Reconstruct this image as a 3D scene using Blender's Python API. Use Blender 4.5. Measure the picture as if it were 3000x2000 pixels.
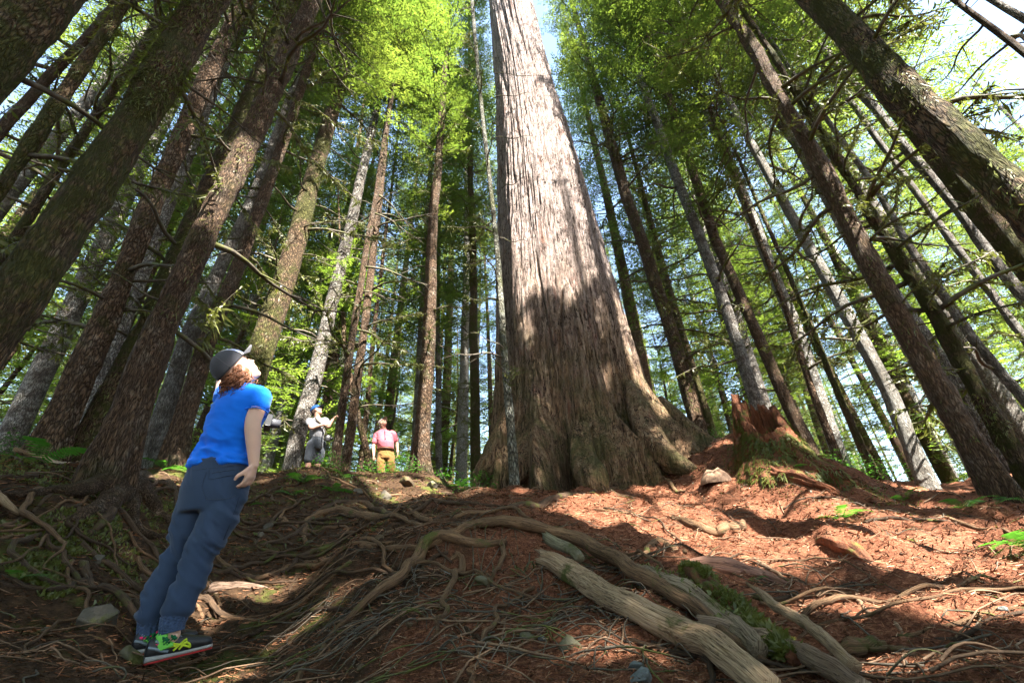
import bpy, bmesh, math, random
import numpy as np
from mathutils import Vector, Matrix

for o in list(bpy.data.objects): bpy.data.objects.remove(o)
SC = bpy.context.scene
COL = SC.collection
RNG = np.random.RandomState(7)
random.seed(7)

# ------------------------------------------------------------------ camera
FPX = 1277.0                       # focal length in pixels of a 3000 px wide picture
VPX, VPY = 1400.0, -1150.0         # where plumb lines meet in the picture
Uc = np.array([VPX-1500, 1000-VPY, -FPX]); Uc /= np.linalg.norm(Uc)
Fc = np.array([0, 0, -1.0]); Yc = Fc-Uc*Fc.dot(Uc); Yc /= np.linalg.norm(Yc)
Xc = np.cross(Yc, Uc)
ROT = np.array([Xc, Yc, Uc])       # world = ROT @ camera
cam_d = bpy.data.cameras.new('camera'); cam = bpy.data.objects.new('camera', cam_d); COL.objects.link(cam)
cam_d.sensor_width = 36; cam_d.lens = 36*FPX/3000; cam_d.clip_start = .02; cam_d.clip_end = 3000
M4 = Matrix.Identity(4)
for i in range(3):
    for j in range(3): M4[i][j] = ROT[i][j]
cam.matrix_world = M4
SC.camera = cam
SC.render.resolution_x = 1024; SC.render.resolution_y = 682

# ------------------------------------------------------------------ light
SUN_AZ, SUN_EL = math.radians(145), math.radians(50)   # azimuth clockwise from +Y
SUN_DIR = np.array([math.sin(SUN_AZ)*math.cos(SUN_EL), math.cos(SUN_AZ)*math.cos(SUN_EL), math.sin(SUN_EL)])
W = bpy.data.worlds.new('World'); SC.world = W; W.use_nodes = True
wn = W.node_tree; bg = wn.nodes['Background']
sky = wn.nodes.new('ShaderNodeTexSky'); sky.sky_type = 'NISHITA'; sky.sun_disc = False
sky.sun_elevation = SUN_EL; sky.sun_rotation = SUN_AZ; sky.air_density = 1.0; sky.dust_density = .6; sky.ozone_density = 3.0
tint = wn.nodes.new('ShaderNodeMix'); tint.data_type = 'RGBA'; tint.blend_type = 'MULTIPLY'; tint.inputs[0].default_value = 1; tint.inputs[7].default_value = (1.10, 1.0, .89, 1)   # warm camera white balance
wn.links.new(sky.outputs[0], tint.inputs[6]); wn.links.new(tint.outputs[2], bg.inputs[0]); bg.inputs[1].default_value = .11
sl = bpy.data.lights.new('sun', 'SUN'); sl.energy = 4.8; sl.angle = math.radians(.53); sl.color = (1, .95, .86)
so = bpy.data.objects.new('sun', sl); COL.objects.link(so)
so.rotation_euler = Vector(SUN_DIR).to_track_quat('Z', 'Y').to_euler()
SC.view_settings.view_transform = 'Standard'; SC.view_settings.look = 'None'
SC.view_settings.exposure = 3.15; SC.view_settings.gamma = 1.0
SC.cycles.max_bounces = 7; SC.cycles.diffuse_bounces = 4; SC.cycles.transmission_bounces = 6
SC.cycles.glossy_bounces = 2; SC.cycles.sample_clamp_indirect = 6; SC.cycles.caustics_reflective = False; SC.cycles.caustics_refractive = False

# ------------------------------------------------------------------ picture <-> place
def ray(px, py):
    return ROT @ np.array([(px-1500)/FPX, (1000-py)/FPX, -1.0])
def at(px, py, d):
    """point at horizontal distance d along the sight line"""
    v = ray(px, py); return v*d/math.hypot(v[0], v[1])
def proj(p):
    c = ROT.T @ np.asarray(p, float)
    return 1500+FPX*c[0]/-c[2], 1000-FPX*c[1]/-c[2]
class Plane:
    """upright plane facing the camera at horizontal distance D, seen through pixel (px, py); e is a step away from the camera"""
    def __init__(s, px, py, D):
        a = at(px, py, D); s.r = np.array([a[0], a[1], 0])/D; s.D = D
    def __call__(s, px, py, e=0):
        v = ray(px, py); return v*(s.D+e)/v.dot(s.r)

def px_per_m(c):
    """picture pixels per metre across an upright stem at point c, and the stem's tilt in the picture"""
    t = np.array([c[1], -c[0], 0])/math.hypot(c[0], c[1]); a, b_ = np.array(proj(c+t*.05)), np.array(proj(c-t*.05)); u, v = np.array(proj(c+np.array([0, 0, .1]))), np.array(proj(c-np.array([0, 0, .1])))
    ax = (u-v)/np.linalg.norm(u-v); d = a-b_; return abs(d[0]*ax[1]-d[1]*ax[0])/.1, abs(ax[1])

# ------------------------------------------------------------------ noise
def _h(ix, iy, iz, s):
    n = (ix.astype(np.int64)*73856093) ^ (iy.astype(np.int64)*19349663) ^ (iz.astype(np.int64)*83492791) ^ (s*2654435761)
    n = (n ^ (n >> 13))*1274126177 & 0xffffffff
    n = (n ^ (n >> 16))*668265263 & 0xffffffff
    return ((n ^ (n >> 15)) & 0xffff)/32767.5-1
def vn(x, y, z=0, s=1):
    x = np.asarray(x, float); y = np.asarray(y, float)+x*0; z = np.asarray(z, float)+x*0
    fx, fy, fz = np.floor(x), np.floor(y), np.floor(z)
    u, v, w = x-fx, y-fy, z-fz
    u = u*u*(3-2*u); v = v*v*(3-2*v); w = w*w*(3-2*w)
    r = 0
    for i in (0, 1):
        for j in (0, 1):
            for k in (0, 1):
                r = r+_h(fx+i, fy+j, fz+k, s)*(u if i else 1-u)*(v if j else 1-v)*(w if k else 1-w)
    return r
def fbm(x, y, z=0, s=1, o=4, g=.5):
    r = 0; a = 1.0
    for i in range(o):
        f = 2.03**i; r = r+a*vn(np.asarray(x)*f, np.asarray(y)*f, np.asarray(z)*f, s+i*7); a *= g
    return r

# ------------------------------------------------------------------ mesh helpers
def mesh(name, V, F, mat=None, smooth=True):
    """V (n,3); F an (m,k) array or a list of such arrays"""
    V = np.ascontiguousarray(V, dtype=np.float32)
    Fs = [np.asarray(f, dtype=np.int32) for f in (F if isinstance(F, list) else [F])]
    Fs = [f for f in Fs if len(f)]
    me = bpy.data.meshes.new(name)
    me.vertices.add(len(V)); me.vertices.foreach_set('co', V.ravel())
    lv = np.concatenate([f.ravel() for f in Fs]); tot = np.concatenate([np.full(len(f), f.shape[1], np.int32) for f in Fs])
    st = np.concatenate([[0], np.cumsum(tot)[:-1]]).astype(np.int32)
    me.loops.add(len(lv)); me.loops.foreach_set('vertex_index', lv)
    me.polygons.add(len(tot)); me.polygons.foreach_set('loop_start', st)
    me.polygons.foreach_set('use_smooth', np.full(len(tot), smooth))
    me.update(calc_edges=True)
    if mat: me.materials.append(mat)
    return me
def obj(name, me, parent=None, loc=None, **props):
    o = bpy.data.objects.new(name, me); COL.objects.link(o)
    if parent is not None: o.parent = parent
    if loc is not None: o.location = loc
    for k, v in props.items(): o[k] = v
    return o
def thing(name, label, cat, loc=(0, 0, 0), group=None):
    o = bpy.data.objects.new(name, None); COL.objects.link(o); o.location = loc
    o.empty_display_size = .1; o['label'] = label; o['category'] = cat
    if group: o['group'] = group
    return o
class Acc:
    """collects pieces into one mesh"""
    def __init__(s): s.V = []; s.Q = []; s.T = []; s.n = 0
    def add(s, V, Q=None, T=None):
        V = np.asarray(V, float)
        if Q is not None and len(Q): s.Q.append(np.asarray(Q)+s.n)
        if T is not None and len(T): s.T.append(np.asarray(T)+s.n)
        s.V.append(V); s.n += len(V)
    def mesh(s, name, mat, smooth=True, off=None):
        V = np.concatenate(s.V)
        if off is not None: V = V-np.asarray(off)
        F = []
        if s.Q: F.append(np.concatenate(s.Q))
        if s.T: F.append(np.concatenate(s.T))
        return mesh(name, V, F, mat, smooth)
def grid_faces(n, m, wrap=True):
    """n rings of m points"""
    i = np.arange(n-1)[:, None]*m; j = np.arange(m if wrap else m-1)[None, :]; k = (j+1) % m
    return np.stack([i+j, i+k, i+m+k, i+m+j], -1).reshape(-1, 4)
def unit(v):
    v = np.asarray(v, float); return v/(np.linalg.norm(v)+1e-9)
def tube(P, R, m=8, cap=True):
    P = np.asarray(P, float); n = len(P); R = np.broadcast_to(np.asarray(R, float), (n,))
    T = np.gradient(P, axis=0); T /= np.linalg.norm(T, axis=1)[:, None]+1e-9
    a = np.array([0, 0, 1.0]) if abs(T[0][2]) < .9 else np.array([1.0, 0, 0])
    A = []
    for t in T:
        a = unit(a-t*a.dot(t)); A.append(a)
    A = np.array(A); B = np.cross(T, A)
    th = np.linspace(0, 2*np.pi, m, endpoint=False)
    V = P[:, None]+(A[:, None]*np.cos(th)[None, :, None]+B[:, None]*np.sin(th)[None, :, None])*R[:, None, None]
    V = V.reshape(-1, 3); Q = grid_faces(n, m); Tn = []
    if cap:
        V = np.vstack([V, P[0], P[-1]]); j = np.arange(m); k = (j+1) % m
        Tn = np.vstack([np.stack([j*0+n*m, k, j], -1), np.stack([j*0+n*m+1, (n-1)*m+j, (n-1)*m+k], -1)])
    return V, Q, Tn
def smooth_path(P, n):
    """Catmull-Rom through the rows of P (any number of columns)"""
    P = np.asarray(P, float); k = len(P)
    if k < 3:
        t = np.linspace(0, k-1, n); return np.stack([np.interp(t, range(k), P[:, c]) for c in range(P.shape[1])], 1)
    E = np.vstack([2*P[0]-P[1], P, 2*P[-1]-P[-2]])
    t = np.linspace(0, k-1-1e-6, n); i = t.astype(int); f = (t-i)[:, None]
    p0, p1, p2, p3 = E[i], E[i+1], E[i+2], E[i+3]
    return .5*((2*p1)+(p2-p0)*f+(2*p0-5*p1+4*p2-p3)*f*f+(3*p1-p0-3*p2+p3)*f**3)

# ------------------------------------------------------------------ materials
def mat(name, rough=.85, spec=.25):
    m = bpy.data.materials.new(name); m.use_nodes = True
    b = m.node_tree.nodes['Principled BSDF']; b.inputs['Roughness'].default_value = rough
    b.inputs['Specular IOR Level'].default_value = spec
    return m, m.node_tree, b
def nd(t, kind, **kw):
    n = t.nodes.new(kind)
    for k, v in kw.items():
        if k.startswith('i_'):
            key = k[2:].replace('_', ' '); n.inputs[int(key) if key.isdigit() else key].default_value = v
        else: setattr(n, k, v)
    return n
def coords(t, scale=(1, 1, 1), kind='Object', rot=(0, 0, 0)):
    c = nd(t, 'ShaderNodeTexCoord'); mp = nd(t, 'ShaderNodeMapping'); mp.inputs['Scale'].default_value = scale; mp.inputs['Rotation'].default_value = rot
    t.links.new(c.outputs[kind], mp.inputs[0]); return mp.outputs[0]
def noise(t, co, scale=5, detail=4, rough=.6, dist=0):
    n = nd(t, 'ShaderNodeTexNoise', i_Scale=scale, i_Detail=detail, i_Roughness=rough, i_Distortion=dist)
    t.links.new(co, n.inputs['Vector']); return n.outputs['Fac']
def ramp(t, fac, stops):
    r = nd(t, 'ShaderNodeValToRGB'); e = r.color_ramp.elements
    while len(e) < len(stops): e.new(.5)
    for x, (p, c) in zip(e, stops): x.position = p; x.color = (*c, 1) if len(c) == 3 else c
    t.links.new(fac, r.inputs[0]); return r.outputs[0]
def mixc(t, fac, a, b, mode='MIX'):
    m = nd(t, 'ShaderNodeMix', data_type='RGBA', blend_type=mode)
    for s, v in ((m.inputs[0], fac), (m.inputs[6], a), (m.inputs[7], b)):
        if isinstance(v, (float, int)): s.default_value = v
        elif isinstance(v, tuple): s.default_value = (*v, 1)
        else: t.links.new(v, s)
    return m.outputs[2]
def math_(t, op, a, b=0.0):
    m = nd(t, 'ShaderNodeMath', operation=op)
    for s, v in ((m.inputs[0], a), (m.inputs[1], b)):
        if isinstance(v, (float, int)): s.default_value = v
        else: t.links.new(v, s)
    return m.outputs[0]
def bump(t, b, h, strength=.5, dist=.02):
    n = nd(t, 'ShaderNodeBump', i_Strength=strength, i_Distance=dist); t.links.new(h, n.inputs['Height']); t.links.new(n.outputs[0], b.inputs['Normal'])
G1 = (1, 1, 1); G0 = (0, 0, 0)
def g(v): return (v, v, v)

def bark_mat(name, dark, light, lichen, lich_amt, moss, moss_amt, sc=1.0):
    m, t, b = mat(name, .9, .2)
    co = coords(t, (1, 1, .35)); co2 = coords(t)
    v = nd(t, 'ShaderNodeTexVoronoi', feature='DISTANCE_TO_EDGE', i_Scale=30*sc)
    wob = mixc(t, .10, co, nd(t, 'ShaderNodeTexNoise', i_Scale=22, i_Detail=4).outputs['Color'])
    t.links.new(wob, v.inputs['Vector'])
    crack = ramp(t, v.outputs['Distance'], [(0, g(.0)), (.16, g(.7)), (.5, G1)])
    n1 = noise(t, co, 9*sc, 6, .7); big = noise(t, co2, 1.3, 4, .6); info = nd(t, 'ShaderNodeObjectInfo')
    base = mixc(t, n1, dark, light)
    lf = ramp(t, noise(t, co2, 4.5, 5, .65), [(.62-.22*lich_amt, G0), (.72-.18*lich_amt, G1)])
    base = mixc(t, math_(t, 'MULTIPLY', lf, min(1, lich_amt)), base, lichen)
    base = mixc(t, crack, tuple(c*.3 for c in dark), base)
    base = mixc(t, math_(t, 'MULTIPLY', info.outputs['Random'], .35), base, tuple(c*.55 for c in light))
    mf = ramp(t, math_(t, 'ADD', math_(t, 'MULTIPLY', big, .65), math_(t, 'MULTIPLY', noise(t, co2, 7, 5, .7), .35)), [(.62-.25*moss_amt, G0), (.70-.25*moss_amt, G1)])
    base = mixc(t, math_(t, 'MULTIPLY', mf, min(1, moss_amt*1.3)), base, mixc(t, noise(t, co2, 30, 3), tuple(c*.6 for c in moss), moss))
    t.links.new(base, b.inputs['Base Color'])
    bump(t, b, math_(t, 'ADD', crack, math_(t, 'MULTIPLY', n1, 1.2)), 1.0, .05)
    return m
MOSS = (.085, .090, .018)
BARK_BROWN = bark_mat('scaly_brown_bark', (.075, .042, .024), (.31, .195, .12), (.38, .32, .25), .55, MOSS, .38)
BARK_MOSSY = bark_mat('mossy_brown_bark', (.065, .040, .021), (.28, .18, .10), (.32, .27, .19), .45, MOSS, .66)
BARK_SAP = bark_mat('sapling_bark', (.10, .09, .065), (.24, .225, .17), (.40, .41, .34), .8, MOSS, .5)
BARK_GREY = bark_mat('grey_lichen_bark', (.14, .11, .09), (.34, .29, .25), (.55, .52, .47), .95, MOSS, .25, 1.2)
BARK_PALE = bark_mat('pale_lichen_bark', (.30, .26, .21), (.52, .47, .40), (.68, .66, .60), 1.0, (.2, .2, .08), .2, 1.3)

def leaf_mat(name, c1, c2, tr1, tr2, f=.55):
    m = bpy.data.materials.new(name); m.use_nodes = True; t = m.node_tree; t.nodes.clear()
    out = nd(t, 'ShaderNodeOutputMaterial'); d = nd(t, 'ShaderNodeBsdfDiffuse'); tr = nd(t, 'ShaderNodeBsdfTranslucent'); gl = nd(t, 'ShaderNodeBsdfGlossy'); gl.inputs['Roughness'].default_value = .45
    mx = nd(t, 'ShaderNodeMixShader'); mx.inputs[0].default_value = f; m2 = nd(t, 'ShaderNodeMixShader'); m2.inputs[0].default_value = .05
    n = noise(t, coords(t), .9, 4, .7); n = math_(t, 'ADD', math_(t, 'MULTIPLY', n, .6), math_(t, 'MULTIPLY', noise(t, coords(t), 5, 2), .4)); fac = ramp(t, n, [(.38, G0), (.62, G1)])
    info = nd(t, 'ShaderNodeObjectInfo')
    fac = math_(t, 'ADD', math_(t, 'MULTIPLY', fac, .7), math_(t, 'MULTIPLY', info.outputs['Random'], .3))
    t.links.new(mixc(t, fac, c1, c2), d.inputs[0]); t.links.new(mixc(t, fac, tr1, tr2), tr.inputs[0])
    t.links.new(d.outputs[0], mx.inputs[1]); t.links.new(tr.outputs[0], mx.inputs[2]); t.links.new(mx.outputs[0], m2.inputs[1]); t.links.new(gl.outputs[0], m2.inputs[2])
    t.links.new(m2.outputs[0], out.inputs[0]); return m
LEAF = leaf_mat('hemlock_needles', (.028, .060, .014), (.085, .115, .022), (.09, .17, .02), (.24, .30, .038))
LEAF2 = leaf_mat('young_hemlock_needles', (.05, .11, .02), (.11, .18, .03), (.16, .30, .03), (.32, .42, .05))
FERN = leaf_mat('fern_leaf', (.03, .10, .015), (.05, .15, .02), (.08, .25, .02), (.12, .35, .03), .45)
MOSSM = leaf_mat('moss_fibre', (.07, .085, .012), (.17, .18, .035), (.10, .12, .01), (.22, .24, .04), .35)

def wood_mat(name, dark, light, axis=(1, 1, .1), sc=14, moss=0, rough=.75, bumpd=.01, grain=False):
    m, t, b = mat(name, rough, .3)
    co2 = coords(t)
    if grain: co = nd(t, 'ShaderNodeAttribute', attribute_name='grain').outputs['Vector']
    else: co = coords(t, axis)
    n = noise(t, co, sc, 7, .7, .3)
    base = mixc(t, ramp(t, n, [(.3, G0), (.7, G1)]), dark, light)
    base = mixc(t, ramp(t, noise(t, co2, 3, 4), [(.4, g(.0)), (.7, g(.45))]), base, tuple(c*.5 for c in dark))
    if grain:
        n2 = noise(t, co, sc*.45, 3, .5, .4); ck = ramp(t, math_(t, 'ABSOLUTE', math_(t, 'SUBTRACT', n2, .5)), [(0, G0), (.035, G1)]); base = mixc(t, ck, tuple(c*.35 for c in dark), base); n = math_(t, 'ADD', n, math_(t, 'MULTIPLY', ck, .5))
    if moss: base = mixc(t, ramp(t, noise(t, co2, 3.5, 5, .7), [(.62-.2*moss, G0), (.70-.2*moss, G1)]), base, MOSS)
    t.links.new(base, b.inputs['Base Color']); bump(t, b, n, .8, bumpd); return m
ROOTM = wood_mat('exposed_root_wood', (.085, .042, .020), (.33, .195, .10), (1, 1, 1), 9, .22, grain=True)
ROOTD = wood_mat('dark_root_wood', (.04, .022, .012), (.15, .09, .05), (1, 1, 1), 9, .2, grain=True)
STICK = wood_mat('dry_stick', (.08, .045, .026), (.27, .17, .10), (1, 1, 1), 20)
DEADM = wood_mat('weathered_log_wood', (.22, .12, .055), (.66, .48, .30), (1, 1, 1), 10, .12, .7, .008, True)
TWIG = wood_mat('dead_twig', (.045, .036, .026), (.15, .125, .09), (1, 1, 1), 18, .5)
ROTM = wood_mat('rotten_red_wood', (.06, .022, .012), (.26, .095, .042), (3, 3, .9), 9, .3, .95, .04)

def flat(name, c, rough=.8, spec=.25, var=.15, sc=30, bmp=0):
    m, t, b = mat(name, rough, spec)
    n = noise(t, coords(t), sc, 4, .6)
    t.links.new(mixc(t, n, tuple(x*(1-var*1.6) for x in c), tuple(min(1, x*(1+var)) for x in c)), b.inputs['Base Color'])
    if bmp: bump(t, b, n, .6, bmp)
    return m
# ================================================================== GROUND
# anchors: picture pixel and horizontal distance; the terrain passes through them
_A = [(0, 1990, 2.1), (200, 1990, 2.35), (485, 1955, 2.95), (800, 1960, 2.6), (1000, 1990, 2.1), (1300, 1995, 1.75), (1600, 1995, 1.65),
      (1900, 1995, 1.6), (2300, 1995, 1.65), (2700, 1995, 1.6), (2990, 1990, 1.6),
      (100, 1830, 3.1), (300, 1790, 3.4), (620, 1790, 3.9), (850, 1760, 4.1), (860, 1900, 2.8), (1000, 1820, 2.75), (1200, 1840, 2.3), (1450, 1840, 2.15), (1700, 1850, 2.05),
      (2000, 1850, 2.1), (2400, 1850, 2.2), (2900, 1850, 2.2),
      (60, 1620, 3.9), (280, 1600, 4.3), (450, 1640, 4.8), (700, 1620, 5.3), (950, 1700, 3.5), (1150, 1680, 3.0), (1300, 1760, 2.75), (1400, 1690, 2.95), (1650, 1740, 2.65), (1900, 1700, 2.8),
      (2250, 1700, 2.95), (2600, 1700, 3.0), (2950, 1700, 2.9),
      (100, 1480, 4.9), (290, 1470, 5.1), (480, 1500, 5.6), (700, 1510, 6.4), (900, 1540, 5.9), (1050, 1565, 4.3), (1250, 1575, 3.35), (1450, 1575, 3.25), (1350, 1520, 4.3), (1750, 1580, 3.8),
      (2000, 1560, 4.4), (2300, 1560, 4.7), (2600, 1560, 4.6), (2950, 1540, 4.5),
      (30, 1340, 6.6), (200, 1370, 6.9), (400, 1390, 8.3), (600, 1395, 9.3), (760, 1400, 8.8), (920, 1375, 9.6), (1060, 1410, 10.8), (1250, 1405, 11.5), (1330, 1440, 8.4), (1150, 1470, 7.2),
      (1450, 1440, 7.4), (1600, 1450, 7.0), (1800, 1440, 7.2), (1950, 1420, 7.5), (2080, 1285, 8.8), (2180, 1295, 8.4), (2080, 1400, 7.4), (2270, 1325, 8.0), (2250, 1420, 6.6), (2430, 1350, 8.4), (2500, 1440, 7.0),
      (2620, 1400, 8.6), (2800, 1430, 8.0), (2980, 1440, 8.0), (2700, 1480, 6.2)]
PTS = [at(*a) for a in _A]
for az in range(-170, 181, 10):                      # the forest floor beyond the rise, and behind the camera
    a = math.radians(az)
    for r in (14, 22, 40, 80, 400):
        if abs(az) <= 80: z = 1.75+.1*math.sin(az*.1) if r < 30 else 1.8
        else: z = .4+.2*math.sin(az*.13)
        PTS.append(np.array([math.sin(a)*r, math.cos(a)*r, z+(0 if r < 100 else 0)]))
    if abs(az) > 75:
        for r in (2, 6): PTS.append(np.array([math.sin(a)*r, math.cos(a)*r, -.5 if r == 2 else -.1]))
for az in (-60, -40, -20, 0, 20, 40, 60): PTS.append(np.array([math.sin(math.radians(az))*.8, math.cos(math.radians(az))*.8, -.42]))
PTS = np.array(PTS); 
def _warp(x, y):
    r = np.hypot(x, y)+1e-6; k = np.log1p(r)/r; return np.stack([x*k, y*k], -1)
_C = _warp(PTS[:, 0], PTS[:, 1])
def _phi(d): return np.sqrt(d*d+.0025)-0*d          # multiquadric, nearly conical
_D = np.linalg.norm(_C[:, None]-_C[None], axis=2)
_K = _phi(_D)+np.eye(len(_C))*-.004
_w = np.linalg.solve(np.block([[_K, np.ones((len(_C), 1))], [np.ones((1, len(_C))), np.zeros((1, 1))]]), np.append(PTS[:, 2], 0))
def h0(x, y):
    x = np.atleast_1d(np.asarray(x, float)); y = np.atleast_1d(np.asarray(y, float)); sh = x.shape; q = _warp(x.ravel(), y.ravel()); out = np.empty(len(q))
    for i in range(0, len(q), 20000):
        d = np.linalg.norm(q[i:i+20000, None]-_C[None], axis=2); out[i:i+20000] = _phi(d)@_w[:-1]+_w[-1]
    return out.reshape(sh)
def rough_h(x, y):
    r = np.hypot(x, y)
    a = .16*fbm(x*.55, y*.55, 0, 3, 3)*np.clip((r-1.2)/3, 0, 1)
    b = .055*fbm(x*2.2, y*2.2, 0, 5, 3)*np.clip((r-1)/2, .3, 1)
    rid = 1-np.abs(fbm(x*1.7+.4*y, y*1.7, 0, 11, 2))
    return a*(.6+.5*np.clip(x, 0, 1))+b*(1+.5*np.clip(x, 0, 1))+.05*rid**3*np.clip((r-1)/2, 0, 1)
_PIT = [(at(1200, 1650, 3.15), .14), (at(1380, 1665, 3.05), .20), (at(1540, 1690, 2.95), .17), (at(1060, 1690, 3.3), .10)]
def fine_h(x, y): return .016*fbm(x*9, y*9, 0, 9, 3)+.009*fbm(x*30, y*30, 0, 10, 2)
def gh(x, y):
    x = np.atleast_1d(np.asarray(x, float)); y = np.atleast_1d(np.asarray(y, float)); z = h0(x, y)+rough_h(x, y)
    for p, d in _PIT: z = z-d*np.exp(-(((x-p[0])/.20)**2+((y-p[1])/.13)**2))      # hollows washed out under the roots
    return z
def ghs(x, y): return float(gh(x, y)[0])
def ground_hit(px, py, dmax=14.0):
    v = ray(px, py); v = v/math.hypot(v[0], v[1]); d = np.linspace(1.0, dmax, 500)
    z = v[2]*d-gh(v[0]*d, v[1]*d); k = np.where(z < 0)[0]
    if len(k) == 0: i = int(np.argmin(z)); return np.array([v[0]*d[i], v[1]*d[i], ghs(v[0]*d[i], v[1]*d[i])])
    i = k[0]
    dd = d[i] if i == 0 else d[i-1]+(d[i]-d[i-1])*z[i-1]/(z[i-1]-z[i]+1e-9)
    return np.array([v[0]*dd, v[1]*dd, ghs(v[0]*dd, v[1]*dd)])

th = np.radians(np.concatenate([np.linspace(-68, 68, 560), np.linspace(70, 290, 70)]))
rr = np.concatenate([np.geomspace(.5, 1.4, 14)[:-1], np.geomspace(1.4, 16, 250)[:-1], np.geomspace(16, 420, 34)])
TH, RR = np.meshgrid(th, rr); X = np.sin(TH)*RR; Y = np.cos(TH)*RR
Z = gh(X, Y)+fine_h(X, Y)*np.clip(RR/2, .5, 1)*(RR < 20)
V = np.stack([X, Y, Z], -1).reshape(-1, 3); nr, na = X.shape
F = grid_faces(nr, na); cap_c = len(V); V = np.vstack([V, [0, 0, -.5]])
j = np.arange(na); T = np.stack([j*0+cap_c, (j+1) % na, j], -1)

m, t, b = mat('forest_floor', .92, .15)
co = coords(t); geo = nd(t, 'ShaderNodeNewGeometry')
needles = noise(t, coords(t, (1, .22, 1), rot=(0, 0, .6)), 60, 5, .75, .8)
needles2 = noise(t, coords(t, (.22, 1, 1), rot=(0, 0, .3)), 55, 5, .75, .8)
nn = math_(t, 'MAXIMUM', needles, needles2)
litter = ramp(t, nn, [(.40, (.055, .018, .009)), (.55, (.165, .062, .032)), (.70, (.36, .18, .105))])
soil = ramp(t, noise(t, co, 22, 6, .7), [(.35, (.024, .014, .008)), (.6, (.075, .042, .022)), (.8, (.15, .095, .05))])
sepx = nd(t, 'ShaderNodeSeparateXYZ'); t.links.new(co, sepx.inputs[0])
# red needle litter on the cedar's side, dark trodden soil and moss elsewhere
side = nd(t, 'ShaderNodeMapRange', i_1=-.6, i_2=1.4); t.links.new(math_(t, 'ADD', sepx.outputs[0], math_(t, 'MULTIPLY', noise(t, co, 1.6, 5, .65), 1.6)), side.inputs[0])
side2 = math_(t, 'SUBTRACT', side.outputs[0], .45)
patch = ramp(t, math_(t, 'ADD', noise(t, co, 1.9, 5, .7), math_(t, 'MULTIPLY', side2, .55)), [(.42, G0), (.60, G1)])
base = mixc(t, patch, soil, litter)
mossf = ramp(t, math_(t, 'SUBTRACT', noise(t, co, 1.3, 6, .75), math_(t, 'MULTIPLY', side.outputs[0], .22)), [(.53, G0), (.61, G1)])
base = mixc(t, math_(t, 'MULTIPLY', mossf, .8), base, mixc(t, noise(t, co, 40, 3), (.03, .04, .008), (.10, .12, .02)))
t.links.new(base, b.inputs['Base Color'])
bump(t, b, math_(t, 'ADD', nn, noise(t, co, 90, 4)), .8, .02)
GROUNDM = m
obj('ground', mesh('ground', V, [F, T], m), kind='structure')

# ================================================================== BOUGHS AND CROWNS
def bough(L, rng, step=.09, leaf=.055, lw=.021, droop=.25, side=.36):
    """a flat hemlock spray along +X: returns leaf verts (k,4,3) and axis polylines"""
    quads = []; axes = []
    n = int(L/step); ys = []
    ph = rng.rand()*6
    def axis(t): return np.array([t*L, .05*L*math.sin(t*4+ph), .06*L*t*(1-t)*2-droop*L*t*t])
    P = [axis(t) for t in np.linspace(0, 1, 9)]; axes.append((np.array(P),   .016*L/2+.005, .003))
    for i in range(2, n+1):
        t = i/n; c = axis(t)
        for s in (-1, 1):
            if rng.rand() < .12: continue
            l = L*side*(math.sin(math.pi*min(1, (t*.93+.07))**.8)*.85+.15)*rng.uniform(.55, 1.1)*(1 if t > .2 else t*4)
            if l < leaf: l = leaf*1.2
            a = math.radians(rng.uniform(48, 68)); d = np.array([math.cos(a), s*math.sin(a), rng.uniform(-.25, .12)])
            k = max(2, int(l/(leaf*.55)))
            tt = (np.arange(k)+.5)/k*l
            C = c+d*tt[:, None]+np.array([0, 0, -1])*(tt**2)[:, None]*.28
            C = C+rng.normal(0, .008, C.shape)
            for q in (-1, 1):
                la = a*s+q*rng.uniform(.6, 1.0, k); ld = np.stack([np.cos(la), np.sin(la), rng.uniform(-.35, .15, k)], 1)
                nn_ = np.stack([-ld[:, 1], ld[:, 0], rng.uniform(-.6, .6, k)], 1)
                ll = leaf*rng.uniform(.8, 1.5, k)[:, None]; w = lw*rng.uniform(.7, 1.3, k)[:, None]*.5
                quads.append(np.stack([C-nn_*w*.6, C+ld*ll*.5-nn_*w*1.25, C+ld*ll, C+ld*ll*.5+nn_*w*1.25], 1))
            axes.append((np.stack([c, c+d*l*.5+[0, 0, -.28*l*l*.25], c+d*l+[0, 0, -.28*l*l]]), .0035, .0015))
    return np.concatenate(quads), axes
def xf(yaw, pitch, loc, s, roll=0):
    cy, sy = math.cos(yaw), math.sin(yaw); cp, sp = math.cos(pitch), math.sin(pitch); cr, sr = math.cos(roll), math.sin(roll)
    Rz = np.array([[cy, -sy, 0], [sy, cy, 0], [0, 0, 1]]); Ry = np.array([[cp, 0, -sp], [0, 1, 0], [sp, 0, cp]]); Rx = np.array([[1, 0, 0], [0, cr, -sr], [0, sr, cr]])
    return (Rz@Ry@Rx)*s, np.asarray(loc, float)
def quads_mesh(name, Q, m):
    n = len(Q); return mesh(name, Q.reshape(-1, 3), np.arange(n*4).reshape(n, 4), m, False)
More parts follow.
